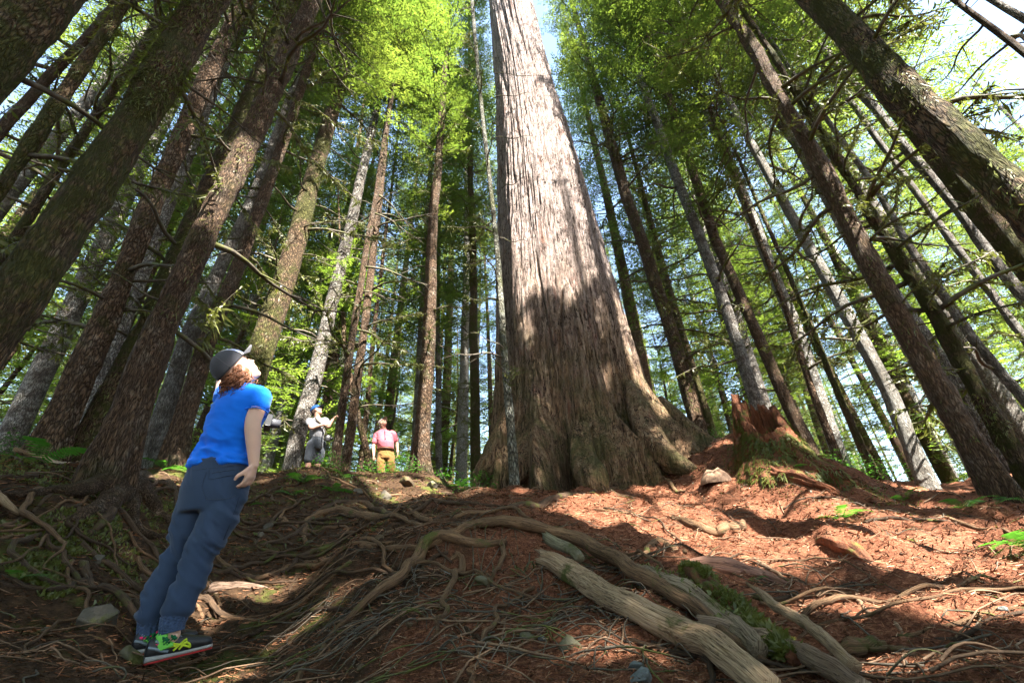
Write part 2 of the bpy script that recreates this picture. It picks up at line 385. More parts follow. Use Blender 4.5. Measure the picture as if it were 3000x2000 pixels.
def crown_meshes(name, H, R0, nb, rng, leaf=.055, lw=.021, step=.09, shape='cone', leafm=None, gaps=.15, keep=None, loc=None):
    """crown (leaf mesh) and boughs (wood mesh), origin on the stem at the crown's foot"""
    protos = [bough(1.8, rng, step, leaf, lw, rng.uniform(.1, .35)) for _ in range(4)]
    L = []; W_ = Acc()
    for i in range(nb):
        t = (i+rng.rand())/nb; z = H*t
        if shape == 'cone': rad = R0*(1-t)**.75*(.55+.45*min(1, t*5))
        else: rad = R0*(1-t**2.2)*(.6+.4*min(1, t*4))
        rad *= rng.uniform(.6, 1.15)
        if rad < .25 or rng.rand() < gaps: continue
        q, ax = protos[rng.randint(4)]; s = rad/1.8; yaw = rng.rand()*6.283
        M, l = xf(yaw, rng.uniform(-.15, .35)+t*.35, (0, 0, z), s, rng.uniform(-.4, .4))
        # leaf size must not scale with the bough: take a subset instead
        QQ = q@M.T+l
        if s < .8: QQ = QQ[rng.rand(len(QQ)) < s**1.2+.12]; C = QQ.mean(1, keepdims=True); QQ = C+(QQ-C)/max(s, .35)*.9
        L.append(QQ)
        for j_, (P, r0, r1) in enumerate(ax):
            if j_ and rng.rand() > .45: continue
            PP = P@M.T+l; W_.add(*tube(PP, np.linspace(r0, r1, len(PP))*(1 if j_ else max(s, .5)), 3, False)[:2])
    Q = np.concatenate(L)
    if keep is not None:
        Q = Q[keep(Q.mean(1)+np.asarray(loc))]
    return quads_mesh(name, Q, leafm or LEAF), W_.mesh(name+'_boughs', TWIG)
rg = np.random.RandomState(21)
CROWN_NEAR = [crown_meshes('crown', 17, 3.0, 95, rg, .055, .014, .115, 'cone', None, .08) for _ in range(2)]
CROWN_FAR = [crown_meshes('crown', 22, 3.1, 165, rg, .10, .027, .20, sh, None, .12) for sh in ('cone', 'round', 'cone')]
CROWN_YOUNG = [crown_meshes('crown', 6.5, 1.9, 95, rg, .08, .023, .17, 'cone', LEAF2, .05) for _ in range(3)]
print('TRIS', [len(c[0].polygons)*2 for c in CROWN_NEAR+CROWN_FAR+CROWN_YOUNG])

# ------------------------------------------------------------------ bare branches, one unit long, along +X
def snag(rng, mossy):
    A = Acc(); n = 9; t = np.linspace(0, 1, n)
    k1, k2 = rng.uniform(-.15, .15, 2); P = np.stack([t, k1*t*t+.03*np.sin(t*9+rng.rand()*6), k2*t-.12*t*t+.02*np.sin(t*7)], 1)
    A.add(*tube(P, .017*(1-t)**.8+.003, 5)); tips = [P]
    for _ in range(rng.randint(3, 8)):
        i = rng.randint(2, 8); d = unit([rng.uniform(.3, 1), rng.choice([-1, 1])*rng.uniform(.4, 1), rng.uniform(-.5, .3)]); l = rng.uniform(.12, .42)
        s = np.linspace(0, 1, 5); Q = P[i]+d*l*s[:, None]+np.array([0, 0, -.15])*l*(s**2)[:, None]
        A.add(*tube(Q, .006*(1-s)+.0015, 4)); tips.append(Q)
    w = A.mesh('branch', TWIG)
    ms = None
    if mossy:
        Q = []
        for T_ in tips:
            k = 150 if T_ is tips[0] else 45
            i = rng.rand(k)*(len(T_)-1.01); a = i.astype(int); f = (i-a)[:, None]; C = T_[a]*(1-f)+T_[a+1]*f
            d = rng.normal(0, .5, (k, 3)); d[:, 2] -= 1.2*rng.rand(k); l = rng.uniform(.015, .07, k)[:, None]*np.where(rng.rand(k) < .2, 1.8, .7)[:, None]
            w_ = rng.normal(0, 1, (k, 3)); w_ /= np.linalg.norm(w_, axis=1)[:, None]; w_ = w_*.012
            Q.append(np.stack([C-w_, C+d*l*.5-w_*.8, C+d*l, C+d*l*.5+w_*.8], 1))
        ms = quads_mesh('moss', np.concatenate(Q), MOSSM)
    return w, ms
SNAG = [snag(rg, False) for _ in range(5)]; SNAGM = [snag(rg, True) for _ in range(5)]
# ================================================================== THE GREAT CEDAR
CD = 9.2
CP = Plane(1644, 1200, CD)
prof = [(1668, 1400, 300), (1660, 1340, 262), (1655, 1300, 236), (1644, 1200, 206), (1636, 1100, 196), (1628, 1000, 186), (1604, 765, 160), (1576, 510, 127), (1536, 255, 88), (1494, 0, 66)]
pz = []; pc = []; pr = []
for (x, y, w) in prof:
    p = CP(x, y); kk_, ct_ = px_per_m(p); pz.append(p[2]); pc.append(p[:2]); pr.append(w*ct_/kk_*.935)
pz = np.array(pz); pc = np.array(pc); pr = np.array(pr)
b0 = ghs(*pc[0]); zbot = min(b0, pz[0])-1.0
top_c = pc[-1]+(pc[-1]-pc[-3])*.9
pz = np.concatenate([[zbot], pz, [44.0]]); pc = np.vstack([pc[0], pc, top_c]); pr = np.concatenate([[pr[0]*1.1], pr, [.25]])
CB = np.array([pc[1][0], pc[1][1], b0])
NZ, NA = 290, 440
zz = np.concatenate([np.linspace(zbot, 6, 150)[:-1], np.linspace(6, 25, 115)[:-1], np.linspace(25, 44, 26)])[:NZ]; NZ = len(zz)
cx = np.interp(zz, pz, pc[:, 0]); cy = np.interp(zz, pz, pc[:, 1]); cr = np.interp(zz, pz, pr)
k = np.ones(9)/9; crs = np.convolve(np.pad(cr, 4, 'edge'), k, 'valid'); cr = crs[:NZ]
cxs = np.convolve(np.pad(cx, 8, 'edge'), np.ones(17)/17, 'valid')[:NZ]; cys = np.convolve(np.pad(cy, 8, 'edge'), np.ones(17)/17, 'valid')[:NZ]
A_ = np.linspace(0, 2*np.pi, NA, endpoint=False)
ZZ, AA = np.meshgrid(zz, A_, indexing='ij'); hh = ZZ-b0
ca, sa = np.cos(AA), np.sin(AA)
tw = .05*np.sin(ZZ*.35)+.02*ZZ                       # slight spiral of the grain
flare = np.exp(-np.clip(hh, 0, 20)/1.7)
def cyl(fa, fz, s, o=3): return fbm((ca*math.cos(0)-0*sa)*fa+3*np.sin(tw), sa*fa+3*np.cos(tw), ZZ*fz, s, o)
lobes = 1-np.abs(cyl(1.9, .09, 31, 2))
R = cr[:, None]*(1+.02*cyl(1.4, .12, 32, 2))
R = R*(1+(lobes-.66)*(.10+.34*flare))
R += .13*flare*np.cos(AA*7+1.2*np.sin(ZZ*.5))*np.clip(1-hh/4, 0, 1)
# smooth swelling ribs
rib = cyl(5.2, .16, 33, 2); R += .045*np.clip(rib, -1, 1)*np.clip(cr[:, None], .2, 1)
deep = np.clip(.10-np.abs(cyl(3.1, .10, 34, 2)), 0, .1)/.1; R -= .10*deep**1.5*np.clip(cr[:, None], .2, 1)
# strips of bark and the cracks between them
st1 = cyl(17, .55, 35, 2); crack = np.clip(.13-np.abs(st1), 0, .13)/.13; R -= .06*crack
st2 = cyl(36, 1.1, 36, 2); R += .016*st2; R -= .016*np.clip(.15-np.abs(st2), 0, .15)/.15
R += .010*fbm(ca*cr[:, None]*9, sa*cr[:, None]*9, ZZ*1.5, 37, 3)
plate = np.floor(ZZ*1.1+2*cyl(9, .2, 38, 1)); R += .008*np.sin(plate*12.9898+st1*6)
# the big buttress on the uphill side of the picture
vr = CP.r; side = np.array([vr[1], -vr[0]])           # towards picture right
bdir = unit(side*1.0-vr[:2]*.25); ba = math.atan2(bdir[1], bdir[0])
da = (AA-ba+np.pi) % (2*np.pi)-np.pi
bz = np.array([zbot, b0, b0+.7, b0+1.3, b0+2.2, b0+3.6, b0+5.5, b0+8, b0+11]); bv = np.array([1.5, 1.4, 1.05, .74, .44, .25, .15, .07, 0])
bb = np.interp(ZZ, bz, bv)
R = R+bb*np.exp(-(np.abs(da)/(.34+.10*np.clip(hh, 0, 6)/6))**2.2)
R -= .28*np.clip(1-hh/7, 0, 1)*np.exp(-((da+.52)/.10)**2)         # dark cleft beside it
V = np.stack([cxs[:, None]+R*ca, cys[:, None]+R*sa, ZZ], -1).reshape(-1, 3)

m, t, b = mat('cedar_bark', .88, .2)
g_ = nd(t, 'ShaderNodeTexCoord'); sp = nd(t, 'ShaderNodeSeparateXYZ'); t.links.new(g_.outputs['Object'], sp.inputs[0])
cof = coords(t, (1, 1, .06)); com = coords(t, (1, 1, .22)); co1 = coords(t)
n1 = noise(t, cof, 14, 6, .72, .4); n2 = noise(t, cof, 42, 5, .7, .2); n3 = noise(t, com, 5, 5, .65, .5)
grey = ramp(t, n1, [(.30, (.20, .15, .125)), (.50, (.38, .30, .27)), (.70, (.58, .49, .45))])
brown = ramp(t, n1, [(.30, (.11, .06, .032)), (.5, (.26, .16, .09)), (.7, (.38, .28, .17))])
hz = nd(t, 'ShaderNodeMapRange', i_1=1.4, i_2=6.2); t.links.new(math_(t, 'ADD', sp.outputs[2], math_(t, 'MULTIPLY', math_(t, 'SUBTRACT', n3, .5), 7.0)), hz.inputs[0])  # browner bark low down; ramp raised so the brown also paints base shade
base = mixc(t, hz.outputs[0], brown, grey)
base = mixc(t, ramp(t, n3, [(.58, G0), (.72, g(.75))]), base, (.24, .085, .04))
base = mixc(t, ramp(t, n2, [(.30, g(.7)), (.42, G0)]), base, (.05, .03, .02))
ck = []
for sc_, zs, th_ in ((5.0, .08, .022), (11, .12, .026), (26, .2, .03)):
    nn_ = noise(t, coords(t, (1, 1, zs)), sc_, 3, .6, .6); ck.append(ramp(t, math_(t, 'ABSOLUTE', math_(t, 'SUBTRACT', nn_, .5)), [(0, G0), (th_*.25, g(.3)), (th_*.55, G1)]))
tear = noise(t, coords(t, (.6, .6, 2.2)), 3.2, 6, .75, 1.2); ck.append(ramp(t, math_(t, 'ABSOLUTE', math_(t, 'SUBTRACT', tear, .5)), [(0, g(.45)), (.008, G1)]))
crk = math_(t, 'MULTIPLY', math_(t, 'MULTIPLY', ck[0], ck[1]), math_(t, 'MULTIPLY', ck[2], ck[3]))
base = mixc(t, crk, (.035, .02, .013), base)
lo = nd(t, 'ShaderNodeMapRange', i_1=4.2, i_2=.4); t.links.new(sp.outputs[2], lo.inputs[0])
mossf = math_(t, 'MULTIPLY', ramp(t, noise(t, co1, 1.7, 6, .7), [(.44, G0), (.60, G1)]), lo.outputs[0])
base = mixc(t, math_(t, 'MULTIPLY', mossf, .75), base, (.085, .09, .028))
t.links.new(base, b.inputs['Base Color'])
bump(t, b, math_(t, 'ADD', math_(t, 'MULTIPLY', crk, .9), math_(t, 'ADD', n1, math_(t, 'MULTIPLY', n2, .6))), 1.0, .06)
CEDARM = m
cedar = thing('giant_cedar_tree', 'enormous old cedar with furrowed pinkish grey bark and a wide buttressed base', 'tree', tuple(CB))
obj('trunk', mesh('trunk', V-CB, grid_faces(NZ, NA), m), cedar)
# dead stubs and dry twigs on the stem
for (x0, y0, x1, y1) in [(1452, 285, 1560, 272), (1445, 405, 1560, 400), (1470, 552, 1540, 520), (1455, 700, 1545, 708), (1450, 215, 1600, 225)]:
    a = CP(x0, y0, -1.35); c = CP(x1, y1, -1.75)
    s = np.linspace(0, 1, 9)[:, None]; P = a*(1-s)+c*s+np.array([0, 0, .06])*np.sin(s*9)
    o_ = obj('dead_branch', None, None); bpy.data.objects.remove(o_)
    V_, Q_, T_ = tube(P-CB, np.linspace(.016, .005, 9), 5); obj('dead_branch', mesh('dead_branch', V_, [Q_, T_], TWIG), cedar)

# ------------------------------------------------------------------ roots: picture paths laid on the ground
def ground_path(pts, lift=0.0, n=40, wob=.0, seed=0):
    """pts: (px, py, radius in picture pixels[, lift]); returns points on the ground and radii in metres"""
    G = []
    for p in pts:
        q = ground_hit(p[0], p[1]); dep = -(ROT.T@q)[2]; r = p[2]/FPX*dep*.85; l = p[3] if len(p) > 3 else lift
        G.append([*q[:2], q[2], r, l])
    G = smooth_path(G, n); z = G[:, 2]
    zg = gh(G[:, 0], G[:, 1]); z = np.maximum(np.convolve(np.pad(zg, 2, 'edge'), np.ones(5)/5, 'valid'), zg*.5+z*.5)
    s = np.arange(n)*.35
    P = np.stack([G[:, 0]+wob*vn(s, seed, 1, 3), G[:, 1]+wob*vn(s, seed, 2, 3), z+G[:, 4]+G[:, 3]*.2+wob*.5*vn(s, seed, 3, 3)], 1)
    return P, np.maximum(G[:, 3], .002)
def lumpy_tube(P, R, m=10, seed=0, amp=.16, sq=0):
    V_, Q_, T_ = tube(P, R, m); n = len(P)
    body = V_[:n*m].reshape(n, m, 3); L = np.concatenate([[0], np.cumsum(np.linalg.norm(np.diff(P, axis=0), axis=1))])
    th_ = np.linspace(0, 2*np.pi, m, endpoint=False)
    nz = fbm(np.cos(th_)[None]*1.3+seed, np.sin(th_)[None]*1.3, (L/np.maximum(np.mean(R), .01)*.28)[:, None], seed+40, 3)
    lumpy_tube.grain = np.stack([np.cos(th_)[None]*1.0+L[:, None]*0+seed, np.sin(th_)[None]+L[:, None]*0, L[:, None]*1.1+th_[None]*0], -1).reshape(-1, 3)
    body[:] = P[:, None]+(body-P[:, None])*(1+amp*nz)[..., None]
    return V_, Q_, T_
def gmesh(name, V_, F_l, matl):
    """mesh of a lumpy tube that carries its grain direction"""
    me = mesh(name, V_, F_l, matl); a = me.attributes.new('grain', 'FLOAT_VECTOR', 'POINT'); G_ = np.zeros((len(V_), 3), np.float32); k_ = min(len(V_), len(lumpy_tube.grain)); G_[:k_] = lumpy_tube.grain[:k_]
    G_[k_:] = G_[k_-1] if k_ else 0; a.data.foreach_set('vector', G_.ravel()); return me
def root_obj(name, parent, pts, seed, matl=None, n=44, m=12, wob=.02, lift=0, off=None, amp=.2, **kw):
    P, R_ = ground_path(pts, lift, n, wob, seed); V_, Q_, T_ = lumpy_tube(P, R_, m, seed, amp)
    return obj(name, gmesh(name, V_-off, [Q_, T_], matl or ROOTM), parent, **kw)
CROOTS = [
 ([(1500, 1520, 10), (1420, 1535, 15), (1330, 1560, 15), (1250, 1600, 11), (1150, 1610, 10), (1000, 1620, 7)], ROOTM),
 ([(1330, 1545, 12), (1480, 1548, 19, .03), (1620, 1585, 20, .06), (1750, 1650, 24, .07), (1850, 1710, 26, .07), (1960, 1760, 26, .05), (2060, 1835, 24, .04), (2160, 1900, 18, .02), (2260, 1970, 10, 0)], ROOTM),
 ([(1480, 1590, 9), (1350, 1600, 17, .03), (1240, 1630, 21, .05), (1180, 1700, 19, .05), (1080, 1780, 15, .04), (980, 1850, 12), (900, 1960, 11), (850, 2010, 11)], ROOTM),
 ([(1260, 1540, 8), (1130, 1520, 14), (980, 1500, 15), (900, 1530, 12), (890, 1600, 8)], ROOTM),
 ([(1220, 1500, 6), (1080, 1480, 10), (940, 1500, 10), (880, 1560, 8), (760, 1600, 6)], ROOTD),
 ([(1320, 1640, 9), (1345, 1700, 12, .05), (1310, 1780, 10, .06), (1290, 1830, 8, .03), (1260, 1880, 6)], ROOTM),
 ([(1480, 1590, 8), (1470, 1650, 9, .04), (1440, 1720, 5, .02), (1420, 1750, 3)], ROOTM),
 ([(1560, 1720, 7), (1480, 1790, 6, .03), (1440, 1850, 8, .03), (1400, 1920, 8), (1370, 2010, 9)], ROOTM),
 ([(1310, 1800, 6), (1380, 1850, 8), (1420, 1880, 5), (1460, 1900, 4)], ROOTD),
 ([(1760, 1440, 9), (1620, 1460, 12), (1500, 1490, 12), (1440, 1500, 8)], ROOTD),
 ([(1900, 1350, 20), (1880, 1395, 13), (1830, 1420, 9), (1760, 1440, 6)], ROOTM),
 ([(1900, 1350, 16), (1930, 1400, 10), (1970, 1430, 7), (2010, 1440, 4)], ROOTM),
 ([(2180, 1530, 10), (2150, 1550, 20), (2090, 1560, 17), (2010, 1530, 14), (1960, 1515, 8)], ROOTM),
 ([(2210, 1640, 8), (2300, 1690, 7), (2420, 1740, 9), (2560, 1800, 8), (2680, 1890, 6)], STICK),
 ([(2650, 1500, 4), (2800, 1530, 6), (2960, 1560, 6), (3010, 1575, 5)], ROOTM),
 ([(2540, 1530, 6), (2700, 1525, 5), (2850, 1545, 3)], ROOTD),
 ([(1860, 1660, 8), (1890, 1620, 9), (1950, 1595, 12), (2010, 1620, 6)], ROOTM),
 ([(980, 1640, 12), (860, 1660, 8), (750, 1700, 9), (640, 1640, 8), (620, 1590, 5)], ROOTM),
 ([(1020, 1580, 8), (900, 1620, 9), (820, 1680, 6), (700, 1690, 8), (630, 1640, 5)], ROOTD),
 ([(1010, 1780, 7), (880, 1800, 9), (760, 1850, 6), (700, 1870, 4)], ROOTD),
 ([(2400, 1920, 5), (2520, 1900, 8), (2640, 1910, 9), (2700, 1930, 6), (2720, 1960, 5)], ROOTM),
 ([(2380, 1850, 5), (2440, 1900, 20), (2500, 1905, 26), (2560, 1890, 18), (2600, 1895, 4)], ROOTM),
]
for i, (pts, mt) in enumerate(CROOTS): root_obj('root', cedar, pts, i, mt, off=CB)
# buttress toes that run out of the stem's base
for (pts, rs) in [([(1840, 1120, -.9), (1880, 1230, -1.25), (1930, 1320, -1.75), (2030, 1385, -2.1)], (.08, .26, .23, .11)),
                  ([(1700, 1250, -1.7), (1712, 1350, -2.0), (1738, 1410, -2.2), (1770, 1450, -2.3)], (.16, .22, .24, .10)),
                  ([(1560, 1280, -1.6), (1530, 1370, -1.9), (1500, 1410, -2.0)], (.14, .2, .12)),
                  ([(1490, 1220, -1.3), (1450, 1330, -1.45), (1400, 1400, -1.5)], (.16, .22, .16)),
                  ([(1930, 1170, -.5), (2020, 1270, -.8), (2130, 1335, -1.0), (2220, 1370, -1.1)], (.10, .2, .17, .10))]:
    K = smooth_path([[*CP(x, y, e), r] for (x, y, e), r in zip(pts, rs)], 40)
    V_, Q_, T_ = lumpy_tube(K[:, :3]-CB, K[:, 3], 28, int(pts[0][0]), .18)
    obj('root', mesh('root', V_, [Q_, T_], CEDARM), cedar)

# sapling that leans on the cedar
SP = [(1508, 1440, -2.55, 17), (1504, 1357, -2.45, 15), (1491, 1191, -2.4, 12.5), (1475, 1000, -2.2, 10), (1459, 765, -1.9, 8), (1440, 574, -1.7, 6.5), (1408, 287, -1.4, 6), (1383, 0, -1.2, 5), (1375, -200, -1.1, 3)]
K = []
for x, y, e, w in SP:
    q = CP(x, y, e); K.append([*q, w/FPX*-(ROT.T@q)[2]])
K = smooth_path(K, 90); SB = K[0, :3].copy()
sap = thing('hemlock_sapling', 'thin mossy young hemlock with a pale lichen stem leaning against the giant cedar', 'tree', tuple(SB))
V_, Q_, T_ = lumpy_tube(K[:, :3]-SB, K[:, 3], 12, 5, .08); obj('trunk', mesh('trunk', V_, [Q_, T_], BARK_SAP), sap)
rs = np.random.RandomState(4)
for i in range(34):
    k = rs.randint(22, 88); w, ms = (SNAGM if rs.rand() < .5 else SNAG)[rs.randint(5)]; yaw = rs.uniform(2.2, 5.2); s = rs.uniform(.5, 1.3)
    o_ = obj('branch', w, sap, tuple(K[k, :3]-SB)); o_.rotation_euler = (0, rs.uniform(-.5, .2), yaw); o_.scale = (s,)*3
    if ms: u = obj('moss', ms, o_, kind='stuff')
# ------------------------------------------------------------------ chosen sunlit spots; crowns are cut open toward the sun above them
SU = unit(np.cross(SUN_DIR, [0, 0, 1])); SV = np.cross(SU, SUN_DIR)
GAPS = []
for (x, y, r) in [(1800, 1490, .35), (1880, 1520, .3), (1980, 1530, .3), (1700, 1500, .2), (2080, 1600, .22), (2130, 1640, .2), (2230, 1650, .12), (2100, 1370, .5), (2000, 1350, .35), (2180, 1300, .3),
                  (2450, 1570, .33), (2560, 1590, .36), (2680, 1600, .36), (2800, 1600, .32), (2380, 1540, .3), (2520, 1490, .3), (2660, 1500, .3), (2900, 1590, .2), (2860, 1690, .16), (2960, 1700, .18),
                  (2760, 1790, .12), (2840, 1830, .14), (2700, 1760, .10), (2920, 1870, .13), (2400, 1930, .10), (2480, 1960, .12), (2580, 1970, .10), (2700, 1985, .1), (2350, 1830, .07), (2300, 1460, .3), (2150, 1450, .2),
                  (640, 1725, .12), (710, 1725, .16), (790, 1715, .12), (620, 1985, .08), (880, 1840, .07), (960, 1790, .07), (1040, 1720, .08),
                  (1130, 1430, .5), (1220, 1430, .45), (1300, 1400, .3), (470, 1390, .4), (560, 1400, .3), (930, 1365, .3), (1900, 1650, .1), (1850, 1880, .1), (1750, 1790, .08)]:
    GAPS.append((ground_hit(x, y, 13), r*(1.5 if x > 1500 else 1.1)))
for (x, y, e, r) in [(1490, 60, -1, .5), (1530, 190, -1.1, .6), (1500, 330, -1.2, .7), (1570, 400, -1.2, .6), (1600, 520, -1.3, .6), (1500, 500, -1.3, .6), (1650, 630, -1.4, .5), (1540, 620, -1.4, .55), (1470, 640, -1.3, .4), (1700, 770, -1.4, .35),
                     (1640, 740, -1.5, .3), (1560, 740, -1.5, .25), (1760, 720, -1, .4), (1830, 860, -1, .4), (1890, 1000, -.9, .35), (1950, 1120, -.9, .3), (1450, 800, -.6, .3), (1446, 1050, -.6, .25), (1446, 1180, -.6, .2), (1800, 1000, -1.4, .12), (1470, 150, -1, .5), (1620, 480, -1.2, .5)]:
    GAPS.append((CP(x, y, e), r*(1.25 if y < 700 else .9)))
_w3 = Plane(600, 1500, 2.95)
for (x, y, r) in [(745, 1180, .16), (745, 1300, .10), (720, 1430, .05), (700, 1200, .14), (680, 1260, .08), (700, 1080, .05), (745, 1080, .05)]: GAPS.append((_w3(x, y), r*1.3))
for (x, y, d, r) in [(1140, 1275, 11.3, .10), (1105, 1350, 11.3, .10), (930, 1225, 10, .12), (970, 1230, 10, .08), (2700, 1330, 9.5, .6), (2640, 1200, 9.5, .6), (2560, 1050, 9.5, .6), (2440, 830, 9.5, .5), (2400, 1180, 12.5, .5), (2344, 1000, 12.5, .5), (2200, 650, 12.5, .5), (2446, 625, 13, .6), (2319, 395, 13, .7), (2160, 900, 11, .3), (2000, 1150, 11, .4)]:
    GAPS.append((at(x, y, d), r))
GP = np.array([[q.dot(SU), q.dot(SV)] for q, r in GAPS]); GR = np.array([r for q, r in GAPS]); GT = np.array([q.dot(SUN_DIR)+.4 for q, r in GAPS]); GQ = np.array([q for q, r in GAPS])
def keep(C):
    q = np.stack([C@SU, C@SV], 1); out = np.ones(len(C), bool)
    wob = np.stack([fbm(q[:, 0]*2.2, q[:, 1]*2.2, 0, 61, 2), fbm(q[:, 0]*2.2, q[:, 1]*2.2, 5, 62, 2)], 1)*.13
    q = q+wob
    for p, r, t in zip(GP, GR, GT): out &= (((q-p)**2).sum(1) > (r*1.22+.05)**2) | (C@SUN_DIR < t)
    return out
def in_light(x, y, z0, z1, rad):
    """does a sunbeam that should reach the ground or the cedar pass through a crown here?"""
    t = (np.linspace(z0, z1, 12)[None]-GQ[:, 2:3])/SUN_DIR[2]; ok = t > 0
    dx = GQ[:, 0:1]+SUN_DIR[0]*t-x; dy = GQ[:, 1:2]+SUN_DIR[1]*t-y
    return bool((ok & (np.hypot(dx, dy) < rad)).any())
cc_ = np.array([top_c[0], top_c[1], 28.0]); cr_q, cr_w = crown_meshes('crown', 16, 4.0, 90, np.random.RandomState(5), .12, .05, .17, 'cone', None, .1, keep, tuple(cc_))
obj('crown', cr_q, cedar, tuple(cc_-CB)); obj('boughs', cr_w, cedar, tuple(cc_-CB), kind='stuff')
# ================================================================== THE FOREST
def trunk_mesh(P, R, m_, matl, seed, flare=.5, off=None, amp=.05, segs=24, lob=5):
    """P centre points bottom to top, R radii"""
    n = len(P); z = P[:, 2]-P[0, 2]; th_ = np.linspace(0, 2*np.pi, segs, endpoint=False)
    ca, sa = np.cos(th_)[None], np.sin(th_)[None]
    r = R[:, None]*(1+amp*fbm(ca*1.5+seed, sa*1.5, z[:, None]*.8, seed, 3))
    r = r+R[:, None]*flare*np.exp(-np.clip(z-.45, 0, 99)[:, None]/.5)*(.45+.9*np.clip(np.cos(th_*lob+seed)+.6*np.cos(th_*(lob-2)+seed*2), -.3, 1.4)[None])
    r = r+.012*fbm(ca*R[:, None]*14+seed, sa*R[:, None]*14, z[:, None]*5, seed+3, 2)
    if segs > 40:                                       # bark plates on the near stems
        q = (ca*R[:, None]*11+seed, sa*R[:, None]*11, z[:, None]*6); pl_ = fbm(*q, seed+5, 2); r = r+.016*np.clip(np.abs(pl_)*2.2, 0, .8)-.010+.02*fbm(ca*R[:, None]*3+seed, sa*R[:, None]*3, z[:, None]*2, seed+6, 2)
    V = np.stack([P[:, 0][:, None]+r*ca, P[:, 1][:, None]+r*sa, P[:, 2][:, None]+r*0], -1).reshape(-1, 3)
    return mesh('trunk', V-off, grid_faces(n, segs), matl), r
def tree(label, p1, p2, w, d, bark=BARK_BROWN, H=34, crown=(11, 'near'), nb=16, mossy=.3, flare=.5, moss_tufts=0, name='conifer_tree', brange=(1.5, 15), seed=None, pts=None, group=None, w2=None, rings=0, blen=(.6, 2.1), sink=.45):
    rings = rings or (180 if d < 6 else 130 if d < 8 else 70); seed = seed if seed is not None else int(abs(p1[0]*3+p1[1]*7+d*11)) % 9973; rs = np.random.RandomState(seed)
    pl = Plane(p1[0], p1[1], d)
    ks = [pl(*q) for q in ([p1]+(pts or [])+[p2])]; ks.sort(key=lambda q: q[2])
    K0, K1 = ks[0], ks[-1]; s = (K1-K0)/(K1[2]-K0[2]); s2 = (ks[1]-K0)/(ks[1][2]-K0[2])
    zb = ghs(K0[0], K0[1])
    for _ in range(4):
        q = K0+s2*(zb-K0[2]); zb = ghs(q[0], q[1])
    B = K0+s2*(zb-K0[2]); B[2] = zb
    ks = [B-s2*sink]+[k_ for k_ in ks if k_[2] > zb+.3]
    topz = zb+H; lean = s*.6; ks.append(K1+lean*(max(topz-K1[2], 1))) ; ks[-1][2] = max(topz, K1[2]+2)
    ks = np.array(ks); zz_ = np.concatenate([np.linspace(ks[0][2], zb+1.6, 18)[:-1], zb+1.6+(ks[-1][2]-zb-1.6)*np.linspace(0, 1, rings-17)**1.5])
    # smooth centre line
    cxx = np.interp(zz_, ks[:, 2], ks[:, 0]); cyy = np.interp(zz_, ks[:, 2], ks[:, 1])
    kk = 9; pad = lambda a: np.convolve(np.pad(a, kk//2, 'edge'), np.ones(kk)/kk, 'valid')
    pass
    cxx = cxx+.03*vn(zz_*.5, seed, 0, 5); cyy = cyy+.03*vn(zz_*.5, seed, 9, 5)
    r1 = .90*w/2/px_per_m(pl(*p1))[0]
    hh_ = np.clip((zz_-zb)/(ks[-1][2]-zb), 0, 1)
    if w2 is not None:
        zt = pl(*p2)[2]; r2 = .90*w2/2/px_per_m(pl(*p2))[0]; z1 = pl(*p1)[2]; lo_, hi_ = (z1, r1), (zt, r2)
        if lo_[0] > hi_[0]: lo_, hi_ = hi_, lo_
        Rr = np.interp(zz_, [zb, lo_[0], hi_[0], ks[-1][2]], [lo_[1]*1.02, lo_[1], hi_[1], .03])
    else:
        t1 = np.clip((pl(*p1)[2]-zb)/(ks[-1][2]-zb), 0, 1); f = lambda q: (1-q)**.8+.02
        Rr = r1*f(hh_)/f(t1)
    P = np.stack([cxx, cyy, zz_], 1)
    T_ = thing(name, label, 'tree', tuple(B), group)
    segs = 72 if d < 6 else 44 if d < 8 else 24 if d < 14 else 14
    me, rad = trunk_mesh(P, Rr, None, bark, seed, flare, B, .06, segs); obj('trunk', me, T_)
    # dead branches
    for i in range(int(nb*1.5)):
        z = zb+rs.uniform(*brange); j_ = min(np.searchsorted(zz_, z), len(zz_)-1); yaw = rs.rand()*6.283
        w_, ms = (SNAGM if rs.rand() < mossy else SNAG)[rs.randint(5)]; sc_ = rs.uniform(*blen)
        o_ = obj('branch', w_, T_, tuple(np.array([cxx[j_], cyy[j_], z])+np.array([math.cos(yaw), math.sin(yaw), 0])*Rr[j_]*.8-B))
        o_.rotation_euler = (rs.rand(), rs.uniform(-.45, .25), yaw); o_.scale = (sc_,)*3
        if ms: obj('moss', ms, o_, kind='stuff')
    # crown
    if crown:
        z0, kind = crown; cm = {'near': CROWN_NEAR, 'far': CROWN_FAR, 'young': CROWN_YOUNG}[kind]; q, wd = cm[rs.randint(len(cm))]
        uniq_c = in_light(B[0], B[1], zb+z0, zb+H, 3.2)
        z = zb+z0; j_ = min(np.searchsorted(zz_, z), len(zz_)-1); l = np.array([cxx[j_], cyy[j_], z])-B; sc_ = rs.uniform(.9, 1.15)
        if uniq_c: q, wd = crown_meshes('crown', H-z0, 3.0, 85, rs, .09, .027, .20, 'cone', None, .05, keep, tuple(B+l))
        for nm, mm in (('crown', q), ('boughs', wd)):
            o_ = obj(nm, mm, T_, tuple(l), **({'kind': 'stuff'} if nm == 'boughs' else {}))
            if not uniq_c: o_.rotation_euler = (0, 0, seed); o_.scale = (sc_, sc_, sc_*max(.8, (H-z0)/20))
